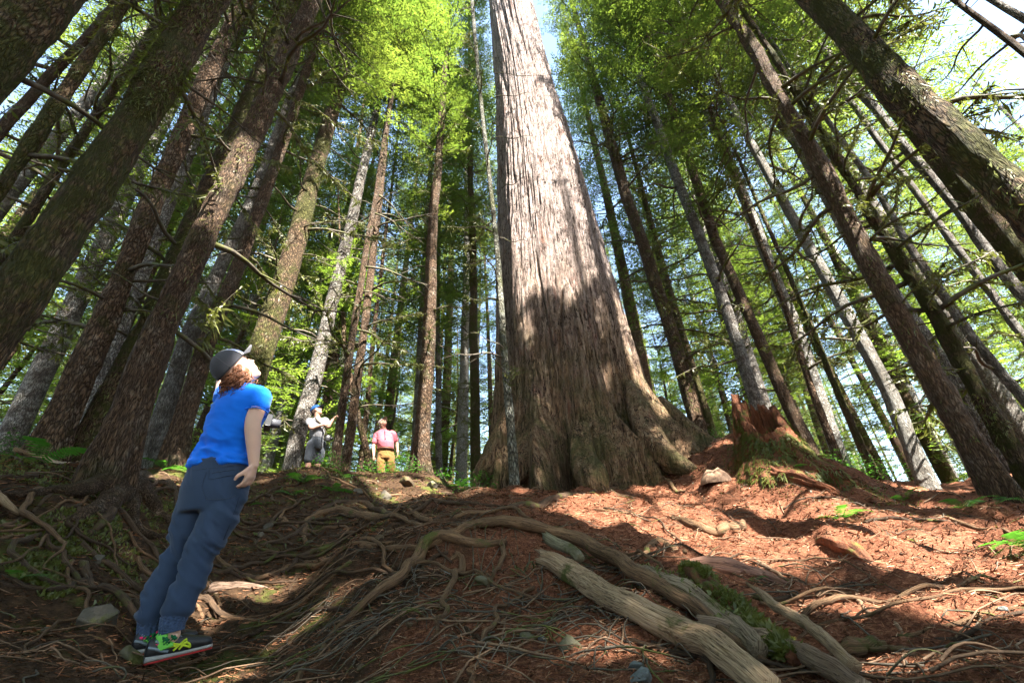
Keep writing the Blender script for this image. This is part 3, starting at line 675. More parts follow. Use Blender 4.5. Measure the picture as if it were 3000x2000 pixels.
    if moss_tufts:
        moss_tufts = int(moss_tufts*2.6); i = np.searchsorted(zz_, zb+.2+14*rs.rand(moss_tufts)); a = rs.rand(moss_tufts)*6.283
        j_ = (a/6.283*segs).astype(int) % segs; C = np.stack([cxx[i]+rad[i, j_]*np.cos(a), cyy[i]+rad[i, j_]*np.sin(a), zz_[i]+rs.uniform(-.1, .1, moss_tufts)], 1)
        kp = fbm(C[:, 0]*1.6, C[:, 1]*1.6, C[:, 2]*.9, seed, 4) > .02; C = C[kp]; a = a[kp]; nn_ = len(C)
        N_ = np.stack([np.cos(a), np.sin(a), a*0], 1); d_ = N_*.5+np.array([0, 0, -1])+rs.normal(0, .45, (nn_, 3)); l_ = (.012+.085*rs.rand(nn_)**3)[:, None]
        wv = np.cross(N_, [0, 0, 1.0])*rs.uniform(.004, .009, nn_)[:, None]
        Q = np.stack([C-wv, C+d_*l_*.5-wv*.8, C+d_*l_, C+d_*l_*.5+wv*.8], 1)-B
        obj('moss', quads_mesh('moss', Q, MOSSM), T_, kind='stuff')
    return T_, P, Rr

S2 = 3000/2352
N_, F_, Y_ = 'near', 'far', 'young'
tree('huge dark trunk filling the upper left corner, highest in the picture', (60, 20), (140, -60), 310, 4.2, BARK_MOSSY, w2=290, crown=(13, N_), nb=3, moss_tufts=2500, H=30)
tree('thin grey trunk just behind the mossy trunk near the upper left corner', (0, 389), (274, 83), 48, 9.0, BARK_BROWN, w2=36, crown=(11, N_), nb=14)
tree('slim trunk furred with green moss, next to the dark upper left corner trunk', (19, 517), (344, 38), 60, 6.5, BARK_MOSSY, w2=50, crown=(14, N_), nb=10, mossy=.8, moss_tufts=7000)
tree('thin dark mossy trunk showing behind the thick leaning mossy trunk', (38, 690), (446, 90), 42, 10.5, BARK_MOSSY, w2=34, crown=(12, N_), nb=22, mossy=.7)
tree('thickest trunk on the woman\'s side, orange brown scaly bark with hanging moss', (38, 893), (603, 0), 175, 4.0, BARK_MOSSY, w2=145, pts=[(383, 383)], crown=(15, N_), nb=9, mossy=.7, moss_tufts=16000, brange=(3, 12), H=32)
tree('rough reddish trunk between the thick mossy trunk and the flared trunk, fern at its foot', (274, 1000), (593, 255), 92, 7.2, BARK_BROWN, w2=66, pts=[(421, 638)], crown=(12, N_), nb=26, mossy=.35)
tree('narrow trunk with sunny pinkish lower bark right behind the rough reddish trunk', (357, 957), (612, 306), 52, 9.2, BARK_GREY, w2=38, crown=(13, F_), nb=10)
tree('dark smooth trunk close behind the flared trunk, left of it higher up', (510, 765), (765, 204), 66, 7.3, BARK_MOSSY, w2=54, pts=[(660, 446)], crown=(13, N_), nb=12, moss_tufts=3000)
T9, P9, R9 = tree('straight brown trunk with flared roots on the mossy bank behind the woman', (472, 957), (918, 0), 104, 5.15, BARK_BROWN, w2=62, pts=[(360, 1260), (689, 510)], crown=(14, N_), nb=20, mossy=.4, flare=.45, moss_tufts=2500, H=34)
tree('spotted thin trunk with lit upper bark, first one left of the woman', (549, 1000), (740, 575), 58, 9.0, BARK_GREY, w2=34, pts=[(455, 1300)], crown=(10, F_), nb=12)
tree('dark thin trunk directly left of the woman\'s cap with a stout mossy branch', (612, 1000), (700, 780), 60, 8.2, BARK_BROWN, w2=50, pts=[(515, 1330)], crown=(11, F_), nb=10, mossy=.8)
tree('mossy split trunk rising directly behind the woman\'s cap', (775, 1000), (957, 383), 90, 9.5, BARK_MOSSY, w2=50, pts=[(842, 800)], crown=(12, F_), nb=18, mossy=.7, moss_tufts=2500)
tree('leaning grey trunk behind the man in grey shorts', (944, 1000), (1051, 548), 48, 12.5, BARK_GREY, w2=34, pts=[(880, 1260)], crown=(15, F_), nb=14)
tree('scarred brown trunk that the man in grey shorts points at', (1030, 1000), (1090, 638), 25, 11.0, BARK_BROWN, w2=18, pts=[(992, 1290)], crown=(15, F_), nb=18, brange=(2, 10))
tree('dark trunk standing between the two men, twin of the scarred brown one', (1065, 1000), (1134, 380), 27, 11.5, BARK_BROWN, w2=20, pts=[(1024, 1290)], crown=(17, F_), nb=18, brange=(2, 10))
tree('crooked dark stem leaning toward the man in the pink shirt', (1046, 1216), (1010, 1000), 22, 13.0, BARK_BROWN, pts=[(1075, 1340)], crown=(6, Y_), nb=6, H=13)
tree('slender dark pole behind the man in the pink shirt\'s shoulder', (1079, 1140), (1110, 850), 17, 15, BARK_BROWN, crown=(7, F_), nb=8)
tree('stout dark trunk with spreading roots to the right of the man in the pink shirt', (1255, 1000), (1293, 351), 44, 11.2, BARK_BROWN, w2=22, pts=[(1236, 1300), (1270, 640)], crown=(12, F_), nb=26, mossy=.5, flare=1.1, brange=(2, 14), blen=(.5, 1.4))
tree('even mossy yellowish trunk halfway between the stout dark trunk and the cedar', (1389, 1000), (1376, 383), 28, 13.0, BARK_MOSSY, w2=16, crown=(10, F_), nb=22, mossy=.9, brange=(2, 14), blen=(.4, 1))
tree('dim grey trunk beside the stout dark trunk, set farther back', (1284, 1080), (1282, 900), 18, 17, BARK_GREY, crown=(9, F_), nb=8)
tree('mossy forked trunk just right of the cedar\'s buttress', (1976, 1000), (1746, 255), 46, 11.5, BARK_BROWN, w2=30, pts=[(2030, 1200), (1835, 574)], crown=(14, F_), nb=34, mossy=.8, brange=(3, 14), moss_tufts=3500)
tree('scaly trunk rising behind the rotten red stump, the left of two', (2194, 1110), (1900, 293), 42, 11.0, BARK_GREY, w2=28, pts=[(2100, 830)], crown=(12, F_), nb=16)
tree('dark trunk rising behind the rotten red stump, the right of two', (2296, 1148), (1951, 255), 42, 11.5, BARK_BROWN, w2=26, pts=[(2092, 689)], crown=(12, F_), nb=16, mossy=.5)
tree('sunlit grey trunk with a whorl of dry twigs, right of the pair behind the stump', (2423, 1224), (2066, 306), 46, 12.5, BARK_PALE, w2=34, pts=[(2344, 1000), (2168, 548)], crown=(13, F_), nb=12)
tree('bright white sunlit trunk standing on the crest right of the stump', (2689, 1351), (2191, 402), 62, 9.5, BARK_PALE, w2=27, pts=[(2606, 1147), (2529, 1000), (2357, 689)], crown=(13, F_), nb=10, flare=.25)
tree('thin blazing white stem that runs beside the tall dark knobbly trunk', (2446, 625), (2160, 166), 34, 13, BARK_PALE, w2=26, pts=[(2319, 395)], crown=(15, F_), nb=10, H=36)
tree('tall dark knobbly trunk on the right with lopped branch scars', (2670, 1000), (2115, 0), 84, 7.3, BARK_BROWN, w2=40, pts=[(2880, 1360), (2542, 765), (2319, 332)], crown=(15, F_), nb=18, mossy=.7, moss_tufts=1500, brange=(2, 14), H=36)
tree('mossy crooked stem with drooping moss beards beside the dark knobbly trunk', (2765, 957), (2510, 561), 56, 7.9, BARK_MOSSY, w2=34, pts=[(2920, 1230)], crown=(11, F_), nb=26, mossy=1.0, moss_tufts=6000, brange=(1.5, 8), H=20)
tree('slim grey trunk parallel to the biggest right-hand trunk', (2893, 733), (2363, 83), 44, 13.5, BARK_GREY, w2=30, pts=[(2702, 491)], crown=(14, F_), nb=8)
tree('very slim grey trunk left of the slim grey one, with a mossy limb', (2925, 893), (2459, 255), 30, 15, BARK_GREY, w2=22, pts=[(2765, 670)], crown=(13, F_), nb=10, mossy=.8)
tree('biggest dark trunk on the right, crossing the upper right corner', (2893, 504), (2446, 54), 165, 4.6, BARK_MOSSY, w2=120, pts=[(2638, 271)], crown=(15, N_), nb=14, mossy=.9, moss_tufts=5000, brange=(3.5, 13), blen=(.7, 1.8), H=33)
tree('thin dark trunk seen above the biggest right trunk near the top edge', (3000, 166), (2797, 0), 30, 10, BARK_BROWN, w2=24, crown=(12, N_), nb=8)
tree('pale thin trunk in the far upper right corner', (3000, 57), (2906, 0), 34, 11, BARK_GREY, w2=30, crown=(14, N_), nb=6)
tree('pinkish lit trunk leaning behind the dark knobbly trunk\'s foot', (2800, 1110), (2500, 700), 52, 13, BARK_GREY, w2=30, pts=[(2985, 1410)], crown=(12, F_), nb=8)
tree('reddish trunk far right behind the mossy crooked stem', (2848, 1000), (2574, 574), 34, 11, BARK_GREY, w2=24, pts=[(3000, 1180)], crown=(12, F_), nb=10, mossy=.5)
tree('mossy yellow-green pole right of the stump\'s slope', (2459, 1159), (2380, 960), 22, 9.8, BARK_MOSSY, pts=[(2555, 1375)], crown=(8, Y_), nb=12, mossy=1, moss_tufts=2500, H=15, blen=(.3, .8))
tree('brown pole just left of the mossy yellow-green pole', (2380, 1150), (2300, 900), 24, 11.8, BARK_BROWN, pts=[(2450, 1330)], crown=(9, F_), nb=8)

# trees added around the camera for shade, crowns cut open along chosen sunbeams
for i, (x, y, H, z0) in enumerate([(1, -4, 26, 7), (5, -3.5, 27, 8), (9.2, -3, 26, 9), (3, -8, 27, 7), (7.5, -8, 28, 8), (12, -7, 28, 9), (5.5, -12.5, 30, 10), (10.5, -12.5, 30, 10), (-3.4, -4.5, 27, 8), (-6.5, -.5, 28, 9), (13.5, -1.5, 27, 10), (0, -12, 28, 10), (7.4, .8, 30, 9), (10.5, 7.0, 30, 9)]):
    B = np.array([x, y, ghs(x, y)])
    T_ = thing('conifer_tree', ['tall', 'heavy', 'broad', 'slim', 'bushy', 'old', 'leaning', 'lofty', 'shaggy', 'ragged', 'dense', 'dark', 'mossy', 'straight'][i]+' conifer added beside or behind the viewer, its crown cut open along sunbeams', 'tree', tuple(B), 'trees behind the viewer')
    z = np.linspace(-.4, H, 40); P = np.stack([x+z*0, y+z*0, B[2]+z], 1); me, _ = trunk_mesh(P, .28*(1-np.clip(z, 0, H)/H)**.8+.02, None, BARK_MOSSY, i, .4, B, .06, 20); obj('trunk', me, T_)
    q, wd = crown_meshes('crown', H-z0, 3.4, 115, np.random.RandomState(200+i), (.19 if i < 12 else .10), (.085 if i < 12 else .028), (.30 if i < 12 else .17), 'round', None, 0, keep, (x, y, B[2]+z0))
    obj('crown', q, T_, (0, 0, z0)); obj('boughs', wd, T_, (0, 0, z0), kind='stuff')

# unseen trees added at the sides and back to block low skylight
rs = np.random.RandomState(55)
for i in range(30):
    a = math.radians(75+210*(i+.5)/30); r = 15+6*((i*7) % 3)/2+rs.rand()*2; x, y = math.sin(a)*r, math.cos(a)*r; B = np.array([x, y, ghs(x, y)])
    T_ = thing('conifer_tree', 'conifer added out of view behind the viewer to block skylight', 'tree', tuple(B), 'skylight blocking trees behind the viewer')
    z = np.linspace(-.4, 30, 20)
    if i == 0: FM = trunk_mesh(np.stack([z*0, z*0, z], 1), .26*(1-np.clip(z, 0, 30)/30)**.8+.02, None, BARK_BROWN, 4, .4, np.zeros(3), .06, 12)[0]
    tk = obj('trunk', FM, T_); tk.scale = (1, 1, .42 if math.degrees(a) < 190 else 1); q, wd = CROWN_FAR[i % 3]
    for nm, mm in (('crown', q), ('boughs', wd)): o_ = obj(nm, mm, T_, (0, 0, 2.5)); o_.rotation_euler = (0, 0, i*1.7); low = math.degrees(a) < 190; o_.scale = (1.3, 1.3, .42 if low else 1.2)

# the crowd of trees deeper in the forest: each its own thing
TAKEN = []
for o_ in COL.objects:
    if o_.parent is None and o_.get('category') == 'tree': TAKEN.append((o_.location.x, o_.location.y))
LAND = [(200, 'left of the rough reddish trunk'), (560, 'behind the flared trunk'), (850, 'behind the woman'), (1060, 'behind the two men'), (1180, 'past the man in the pink shirt'), (1330, 'beyond the stout dark trunk'),
        (1440, 'beside the cedar\'s shaded edge'), (2050, 'past the cedar\'s buttress'), (2240, 'behind the rotten stump'), (2420, 'right of the rotten stump'), (2620, 'behind the bright white trunk'), (2900, 'behind the dark knobbly trunk')]
PROTO = {}
def fill_trunk(kind, bark):
    key = (kind, bark.name)
    if key not in PROTO:
        s = len(PROTO)+3; z = np.concatenate([np.linspace(-.5, 2, 8)[:-1], np.linspace(2, 30, 26)]); P = np.stack([.12*np.sin(z*.21+s), .12*np.cos(z*.17+s), z], 1)
        PROTO[key] = trunk_mesh(P, (.21 if kind == 'tall' else .09)*(1-np.clip(z, 0, 30)/30.5)**.8, None, bark, s, .5, np.zeros(3), .06, 12)[0]
    return PROTO[key]
rs = np.random.RandomState(77); n_t = n_y = 0; used = {}
BK = [(BARK_BROWN, 'brown'), (BARK_GREY, 'grey'), (BARK_MOSSY, 'mossy'), (BARK_PALE, 'pale')]
def uniq(lab):
    used[lab] = used.get(lab, 0)+1; k = used[lab]
    return lab+['', ', second', ', third', ', fourth', ', fifth', ', sixth', ', seventh', ', eighth', ', ninth', ', tenth', ', eleventh', ', twelfth', ', thirteenth', ', fourteenth', ', fifteenth', ', sixteenth', ', seventeenth', ', eighteenth', ', nineteenth', ', twentieth'][min(k-1, 19)]
cands = []
while len(cands) < 285:
    az = math.radians(rs.uniform(-62, 62) if rs.rand() < .85 else rs.uniform(-62, -12)); r = 13.5+62*rs.rand()**1.1
    x, y = math.sin(az)*r, math.cos(az)*r
    if any((x-a)**2+(y-b_)**2 < (1.6 if r < 30 else 2.4)**2 for a, b_ in TAKEN): continue
    if abs(math.degrees(az)-math.degrees(math.atan2(CB[0], CB[1]))) < 9: continue
    TAKEN.append((x, y)); cands.append((r, x, y))
cands.sort()
for i, (r, x, y) in enumerate(cands):
    zb = ghs(x, y); px, py = proj((x, y, zb+1.5)); lm = min(LAND, key=lambda q: abs(q[0]-px))[1]
    young = rs.rand() < .48 and r < 60; bk, bn = BK[rs.choice([0, 0, 1, 1, 2, 3])]
    far = 'midway back' if r < 24 else 'deep back' if r < 42 else 'farthest back'
    if young:
        T_ = thing('young_hemlock_tree', uniq(f'feathery young hemlock {far} {lm}'), 'young tree', (x, y, zb), 'young hemlocks under the tall trees')
        s = rs.uniform(.7, 1.7); q, wd = CROWN_YOUNG[rs.randint(3)]
        o_ = obj('trunk', fill_trunk('young', BARK_BROWN), T_); o_.scale = (s*.9, s*.9, s*.24); z0 = .35*s
    else:
        T_ = thing('conifer_tree', uniq(f'slender {bn} barked conifer {far} {lm}'), 'tree', (x, y, zb), 'tall conifers deeper in the forest')
        s = rs.uniform(.85, 1.25); q, wd = CROWN_FAR[rs.randint(3)]; z0 = rs.uniform(1.5, 8) if r > 19 else rs.uniform(4, 9)
        o_ = obj('trunk', fill_trunk('tall', bk), T_); o_.rotation_euler = (rs.normal(0, .012), rs.normal(0, .012), rs.rand()*6); o_.scale = (s*rs.uniform(.8, 1.3),)*2+(s*1.05,)
    for nm, mm in (('crown', q), ('boughs', wd)):
        o_ = obj(nm, mm, T_, (0, 0, z0), **({'kind': 'stuff'} if nm == 'boughs' else {})); o_.rotation_euler = (0, 0, i*2.1); o_.scale = (s, s, s*(1.15 if not young else 1))
    if not young and r < 26:
        for _ in range(9):
            w_, ms = SNAG[rs.randint(5)]; z = rs.uniform(2, 9); yaw = rs.rand()*6.28; o_ = obj('branch', w_, T_, (math.cos(yaw)*.12, math.sin(yaw)*.12, z)); o_.rotation_euler = (0, rs.uniform(-.3, .3), yaw); o_.scale = (rs.uniform(.6, 1.3),)*3
# ================================================================== LOGS, STUMP, STONES, FERNS, LITTER
def log_thing(name, label, pts, seed, matl, n=110, m=44, lift=0, wob=.0, amp=.12, jag=.5, moss=0, cat='log'):
    P, R_ = ground_path(pts, lift, n, wob, seed)
    k = 7; 
    for c in range(3): P[:, c] = np.convolve(np.pad(P[:, c], k//2, 'edge', ), np.ones(k)/k, 'valid')
    B = P[n//2].copy(); T_ = thing(name, label, cat, tuple(B))
    V_, Q_, Tn = lumpy_tube(P-B, R_, m, seed, amp)
    ring = V_[:n*m].reshape(n, m, 3); L_ = np.concatenate([[0], np.cumsum(np.linalg.norm(np.diff(P, axis=0), axis=1))]); tt = np.linspace(0, 2*np.pi, m, endpoint=False)
    gr = fbm(np.cos(tt)[None]*4+seed, np.sin(tt)[None]*4, L_[:, None]*1.1, seed+5, 3); gk = np.clip(.12-np.abs(fbm(np.cos(tt)[None]*2.6, np.sin(tt)[None]*2.6+seed, L_[:, None]*.8, seed+6, 2)), 0, .12)/.12
    kn = np.clip(vn(np.cos(tt)[None]*1.8, np.sin(tt)[None]*1.8+seed, L_[:, None]*5, seed+7)-.62, 0, 1)
    ring[:] = (P-B)[:, None]+(ring-(P-B)[:, None])*(1+.06*gr-.16*gk+.5*kn)[..., None]
    rs = np.random.RandomState(seed); tdir = unit(P[1]-P[0])
    jg = np.convolve(np.r_[rs.rand(m)], [1], 'same')*R_[0]*jag*2.2
    ring[0] -= tdir*jg[:, None]; ring[1] -= tdir*jg[:, None]*.5
    obj('wood', gmesh('wood', V_, [Q_, Tn], matl), T_)
    if moss:
        i = rs.randint(2, n-2, moss); a = rs.rand(moss)*6.283; jj = (a/6.283*m).astype(int); C = ring[i, jj]; N_ = C-(P[i]-B); N_ /= np.linalg.norm(N_, axis=1)[:, None]+1e-9
        kp = (N_[:, 2] > -.1) & (fbm(C[:, 0]*5, C[:, 1]*5, C[:, 2]*5, seed, 3) > -.25); C, N_ = C[kp], N_[kp]; q = len(C)
        C = C+rs.normal(0, .006, C.shape); d_ = N_+rs.normal(0, .5, (q, 3)); l_ = rs.uniform(.006, .02, q)[:, None]; wv = np.cross(N_, rs.normal(0, 1, (q, 3)))*.0035
        obj('moss', quads_mesh('moss', np.stack([C-wv, C+d_*l_*.5-wv, C+d_*l_, C+d_*l_*.5+wv], 1), MOSSM), T_, kind='stuff')
    return T_
log_thing('fallen_log', 'bare weathered pale log with a broken end, lying below the big root', [(1600, 1672, 30, .05), (1700, 1730, 38, .05), (1860, 1830, 43, .05), (2020, 1920, 48, .05), (2160, 2005, 50, .05), (2300, 2120, 50, .04)], 3, DEADM, lift=.05, amp=.10, jag=.8)
log_thing('fallen_log', 'short greenish split slab of wood lying on the broken end of the pale log', [(1618, 1652, 17, .13), (1670, 1680, 20, .13), (1712, 1712, 17, .11)], 4, wood_mat('green_grey_wood', (.16, .14, .08), (.36, .31, .19), (1, 1, 1), 12, .3, grain=True), n=24, m=14, amp=.2, jag=1.2)
log_thing('fallen_log', 'light brown stripped log half hidden behind the pale weathered log', [(2060, 1850, 20), (2160, 1885, 32), (2300, 1935, 36), (2420, 1990, 36), (2560, 2080, 34)], 5, wood_mat('stripped_brown_log_wood', (.22, .13, .08), (.48, .35, .24), (1, 1, 1), 11, .1, grain=True), lift=.03)
log_thing('mossy_log', 'rotting log covered in dark green moss, running down beside the pale logs', [(2010, 1695, 22), (2080, 1740, 34), (2180, 1830, 36), (2280, 1920, 34), (2340, 1965, 22)], 6, ROTM, lift=.02, moss=15000, amp=.3)
log_thing('decayed_log', 'cracked tan decaying log that continues the big root toward the mossy log', [(1880, 1700, 24), (1960, 1750, 38), (2060, 1800, 42), (2150, 1870, 36), (2240, 1950, 30)], 7, wood_mat('cracked_tan_wood', (.17, .11, .06), (.46, .36, .24), (1, 1, 1), 9, .3, .85, .02, grain=True), lift=.03, amp=.3, moss=900)
log_thing('wood_splinter', 'long pale pointed splinter of sunlit wood beside the mossy log', [(2238, 1850, 5, .16), (2290, 1885, 14, .14), (2380, 1950, 20, .12), (2480, 2030, 22, .10), (2560, 2090, 22, .08)], 8, DEADM, n=40, m=8, amp=.35, jag=2.5, cat='piece of wood')
log_thing('rotten_log', 'crumbling orange red rotten log sunk in the slope below the stump', [(2190, 1365, 14), (2270, 1390, 24), (2370, 1420, 22), (2460, 1450, 12)], 9, ROTM, amp=.45, lift=.0)
log_thing('fallen_branch', 'sunlit bare branch lying across the mossy bank on the far left', [(45, 1305, 8, .05), (140, 1325, 10, .04), (240, 1345, 5, .02)], 10, DEADM, n=24, m=8, cat='branch')
log_thing('fallen_branch', 'grey root like limb lying in shadow at the left edge below the bank', [(-20, 1440, 14), (20, 1480, 12), (60, 1510, 6)], 11, DEADM, n=20, m=8, cat='branch')
log_thing('buried_log', 'smooth pinkish log mostly buried in sunlit red needles', [(2010, 1650, 18), (2120, 1665, 40), (2230, 1690, 34), (2330, 1720, 14)], 12, wood_mat('reddish_buried_wood', (.18, .08, .05), (.42, .22, .15), (1, 1, 1), 7, 0, grain=True), lift=-.02, amp=.15, n=40)
log_thing('buried_log', 'dark reddish log end poking from the needle litter right of the buried pinkish log', [(2400, 1590, 12), (2450, 1600, 28), (2520, 1625, 22), (2560, 1650, 8)], 13, ROTM, lift=.0, amp=.2, n=30)
log_thing('fallen_log', 'half buried sunlit log lying between the woman and the root covered bank', [(560, 1745, 10), (640, 1722, 20), (740, 1718, 16), (800, 1725, 5)], 14, wood_mat('tan_path_wood', (.2, .12, .08), (.45, .31, .22), (1, 1, 1), 9, 0, grain=True), lift=-.015, amp=.2, n=30)

# rotten stump
sb = ground_hit(2262, 1352, 12); sb[2] -= .22
T_ = thing('rotten_stump', 'jagged rotten stump of crumbling orange red wood draped in moss on the crest', 'stump', tuple(sb))
n_, m_ = 80, 150; zt = np.linspace(0, 1, n_)[:, None]; a_ = np.linspace(0, 2*np.pi, m_, endpoint=False)[None]
vr = sb[:2]/np.hypot(*sb[:2]); ar = math.atan2(-vr[0], vr[1])     # angle of picture right
left = np.cos(a_-ar-np.pi)                                            # 1 at picture left
top = 1.12+.22*left+.15*fbm(np.cos(a_)*2, np.sin(a_)*2, 0, 71, 2)+.04*fbm(np.cos(a_)*14, np.sin(a_)*14, 0, 76, 2)-.45*np.clip(np.cos(a_-ar+1.57), 0, 1)
z_ = zt*(top+.35)-.35; rad = (.38+.30*np.exp(-np.clip(z_, -.1, 9)/.35)-.20*z_/1.4)*(1+.10*fbm(np.cos(a_)*3, np.sin(a_)*3, z_*.8, 72, 3)+.07*fbm(np.cos(a_)*10, np.sin(a_)*10, z_*4, 73, 3)+.03*np.sign(vn(np.cos(a_)*9, np.sin(a_)*9, z_*9, 74)))
Vv = np.stack([rad*np.cos(a_), rad*np.sin(a_), z_+zt*0], -1); Vi = Vv*np.array([.72, .72, 1]); Vi[..., 2] -= .03
V_ = np.vstack([Vv.reshape(-1, 3), Vi[::-1].reshape(-1, 3)]); obj('wood', mesh('wood', V_, grid_faces(2*n_, m_), ROTM), T_)
rs = np.random.RandomState(3); q = 26000; i = (rs.rand(q)**.9*(n_-1)).astype(int); j_ = rs.randint(0, m_, q); C = Vv[i, j_]; aa = a_[0][j_]
front = np.cos(aa-ar+1.57); kp = (fbm(C[:, 0]*3, C[:, 1]*3, C[:, 2]*2, 75, 3)+front*.8 > -.25) & (C[:, 2] < top[0][j_]*.80); C = C[kp]; aa = aa[kp]; q = len(C)
N_ = np.stack([np.cos(aa), np.sin(aa), aa*0], 1); d_ = N_*.6+np.array([0, 0, -.9])+rs.normal(0, .4, (q, 3)); l_ = rs.uniform(.02, .07, q)[:, None]; wv = np.cross(N_, [0, 0, 1.])*.007
obj('moss', quads_mesh('moss', np.stack([C-wv, C+d_*l_*.5-wv, C+d_*l_, C+d_*l_*.5+wv], 1), MOSSM), T_, kind='stuff')
# little split stub in the needles
sb = ground_hit(2098, 1408, 12); n_, m_ = 26, 60; zt = np.linspace(0, 1, n_)[:, None]; a_ = np.linspace(0, 2*np.pi, m_, endpoint=False)[None]
z_ = zt*(.17+.03*np.cos(a_*2+1)+.02*fbm(np.cos(a_)*4, np.sin(a_)*4, 0, 91, 3)); rad = (.19-.11*zt**2)*(1+.22*fbm(np.cos(a_)*2, np.sin(a_)*2, z_*1, 92, 2)+.10*fbm(np.cos(a_)*9, np.sin(a_)*9, z_*2, 93, 2))
V_ = np.stack([rad*np.cos(a_), rad*np.sin(a_), z_-.05+zt*0], -1).reshape(-1, 3); V_ = np.vstack([V_, [0, 0, .14]]); jj = np.arange(m_)
T_ = thing('split_stub', 'small pale sunlit split stub standing in red needles below the cedar\'s buttress', 'stump', tuple(sb))
obj('wood', mesh('wood', V_, [grid_faces(n_, m_), np.stack([jj*0+n_*m_, (n_-1)*m_+jj, (n_-1)*m_+(jj+1) % m_], -1)], wood_mat('pale_split_wood', (.10, .05, .03), (.32, .20, .125), (1, 1, .1), 24)), T_)

# stones
def rock_mat(name, c, moss=.3):
    m, t, b = mat(name, .85, .3); co = coords(t)
    base = mixc(t, noise(t, co, 14, 6, .7), tuple(x*.55 for x in c), tuple(min(1, x*1.35) for x in c))
    base = mixc(t, ramp(t, noise(t, co, 5, 5, .7), [(.66-.25*moss, G0), (.74-.2*moss, g(.85))]), base, MOSS)
    t.links.new(base, b.inputs['Base Color']); bump(t, b, noise(t, co, 40, 5, .7), .7, .01); return m
RK = {'grey': rock_mat('grey_stone', (.10, .085, .065), .45), 'mossy': rock_mat('mossy_stone', (.12, .11, .07), .9), 'bluish': rock_mat('bluish_stone', (.13, .145, .14), .15), 'tan': rock_mat('tan_stone', (.10, .07, .04), .5)}
rs = np.random.RandomState(12)
for (x, y, w, kd, lab) in [(288, 1815, 62, 'grey', 'largest pale grey stone with lichen left of the woman\'s legs'), (375, 1925, 50, 'mossy', 'dull mossy stone right behind the woman\'s heels'), (285, 1640, 22, 'grey', 'small grey stone embedded in the dark bank left of the woman\'s knees'),
     (300, 1525, 13, 'tan', 'pebble in moss under the flared trunk\'s roots'), (330, 1590, 9, 'grey', 'tiny whitish pebble on the dark bank left of the woman'), (135, 1845, 14, 'grey', 'small stone near the left edge above the path'),
     (1242, 1590, 36, 'tan', 'yellowish mossy stone wedged under the long root'), (1195, 1412, 30, 'tan', 'sunlit brown rock on the trail below the man in the pink shirt'), (1265, 1420, 24, 'grey', 'grey rock in the trail toward the cedar'),
     (1172, 1485, 15, 'grey', 'upright small grey stone below the trail'), (1130, 1452, 24, 'grey', 'low flat rock left on the trail'), (1045, 1438, 16, 'grey', 'little rounded rock at the trail\'s left side'), (1300, 1473, 13, 'grey', 'small greenish rock right of the trail near the cedar\'s roots'),
     (1417, 1700, 30, 'mossy', 'rounded mossy stone in the cut bank between hanging roots'), (1305, 1678, 14, 'bluish', 'bluish pebble stuck in the bank beside the hanging root'), (1550, 1865, 30, 'mossy', 'tall mossy stone at the bottom of the bank'),
     (1585, 1870, 15, 'bluish', 'pale stone touching the tall mossy stone'), (1665, 1885, 40, 'mossy', 'broad greenish stone below the pale log'), (1862, 1952, 28, 'bluish', 'flat light bluish stone at the bottom of the picture'), (1880, 1985, 38, 'bluish', 'big bluish grey stone at the bottom edge under the flat one'),
     (1112, 1576, 14, 'tan', 'brown stone set in soil under the looped roots'), (1158, 1610, 10, 'tan', 'small yellow stone by the root fork'), (1056, 1955, 14, 'tan', 'small stone low on the bank at the picture\'s bottom'), (782, 1542, 20, 'grey', 'light grey stone right of the woman\'s thigh'),
     (765, 1566, 13, 'grey', 'white pebble below the light grey stone'), (1745, 1895, 9, 'grey', 'little white pebble right of the broad greenish stone'), (1615, 1830, 12, 'tan', 'brown pebble above the broad greenish stone'), (1200, 1830, 13, 'tan', 'half buried pebble in the middle of the bank'),
     (2950, 1790, 18, 'bluish', 'grey stone sunk in red needles near the right edge'), (2560, 1648, 12, 'grey', 'small grey stone in the sunlit needles'), (905, 1590, 12, 'grey', 'small stone between the looped roots'), (1500, 1910, 14, 'tan', 'ochre pebble at the foot of the bank'), (1340, 1900, 10, 'tan', 'tiny ochre pebble left of the ochre one')]:
    p = ground_hit(x, y+w*.25, 13); r = w/FPX*-(ROT.T@p)[2]
    bm = bmesh.new(); bmesh.ops.create_icosphere(bm, subdivisions=4, radius=1); V_ = np.array([v.co[:] for v in bm.verts]); F_i = np.array([[v.index for v in f.verts] for f in bm.faces]); bm.free(); s_ = rs.rand()*50
    for _ in range(11):                                 # chip flat faces
        d_ = unit(rs.normal(0, 1, 3)); c = rs.uniform(.42, .78); dd = V_@d_; V_ = V_-np.clip(dd-c, 0, 9)[:, None]*d_*.97
    V_ = V_*(1+.10*fbm(V_[:, 0]*1.5+s_, V_[:, 1]*1.5, V_[:, 2]*1.5, 5, 4))[:, None]*np.array([1.1, .9, .72])*r
    me = mesh('stone', V_, F_i, RK[kd]); a = rs.rand()*6.28
    o_ = obj('stone', me, None, tuple(p+np.array([0, 0, r*.2])), label=lab, category='stone'); o_.rotation_euler = (rs.normal(0, .2), rs.normal(0, .2), a)

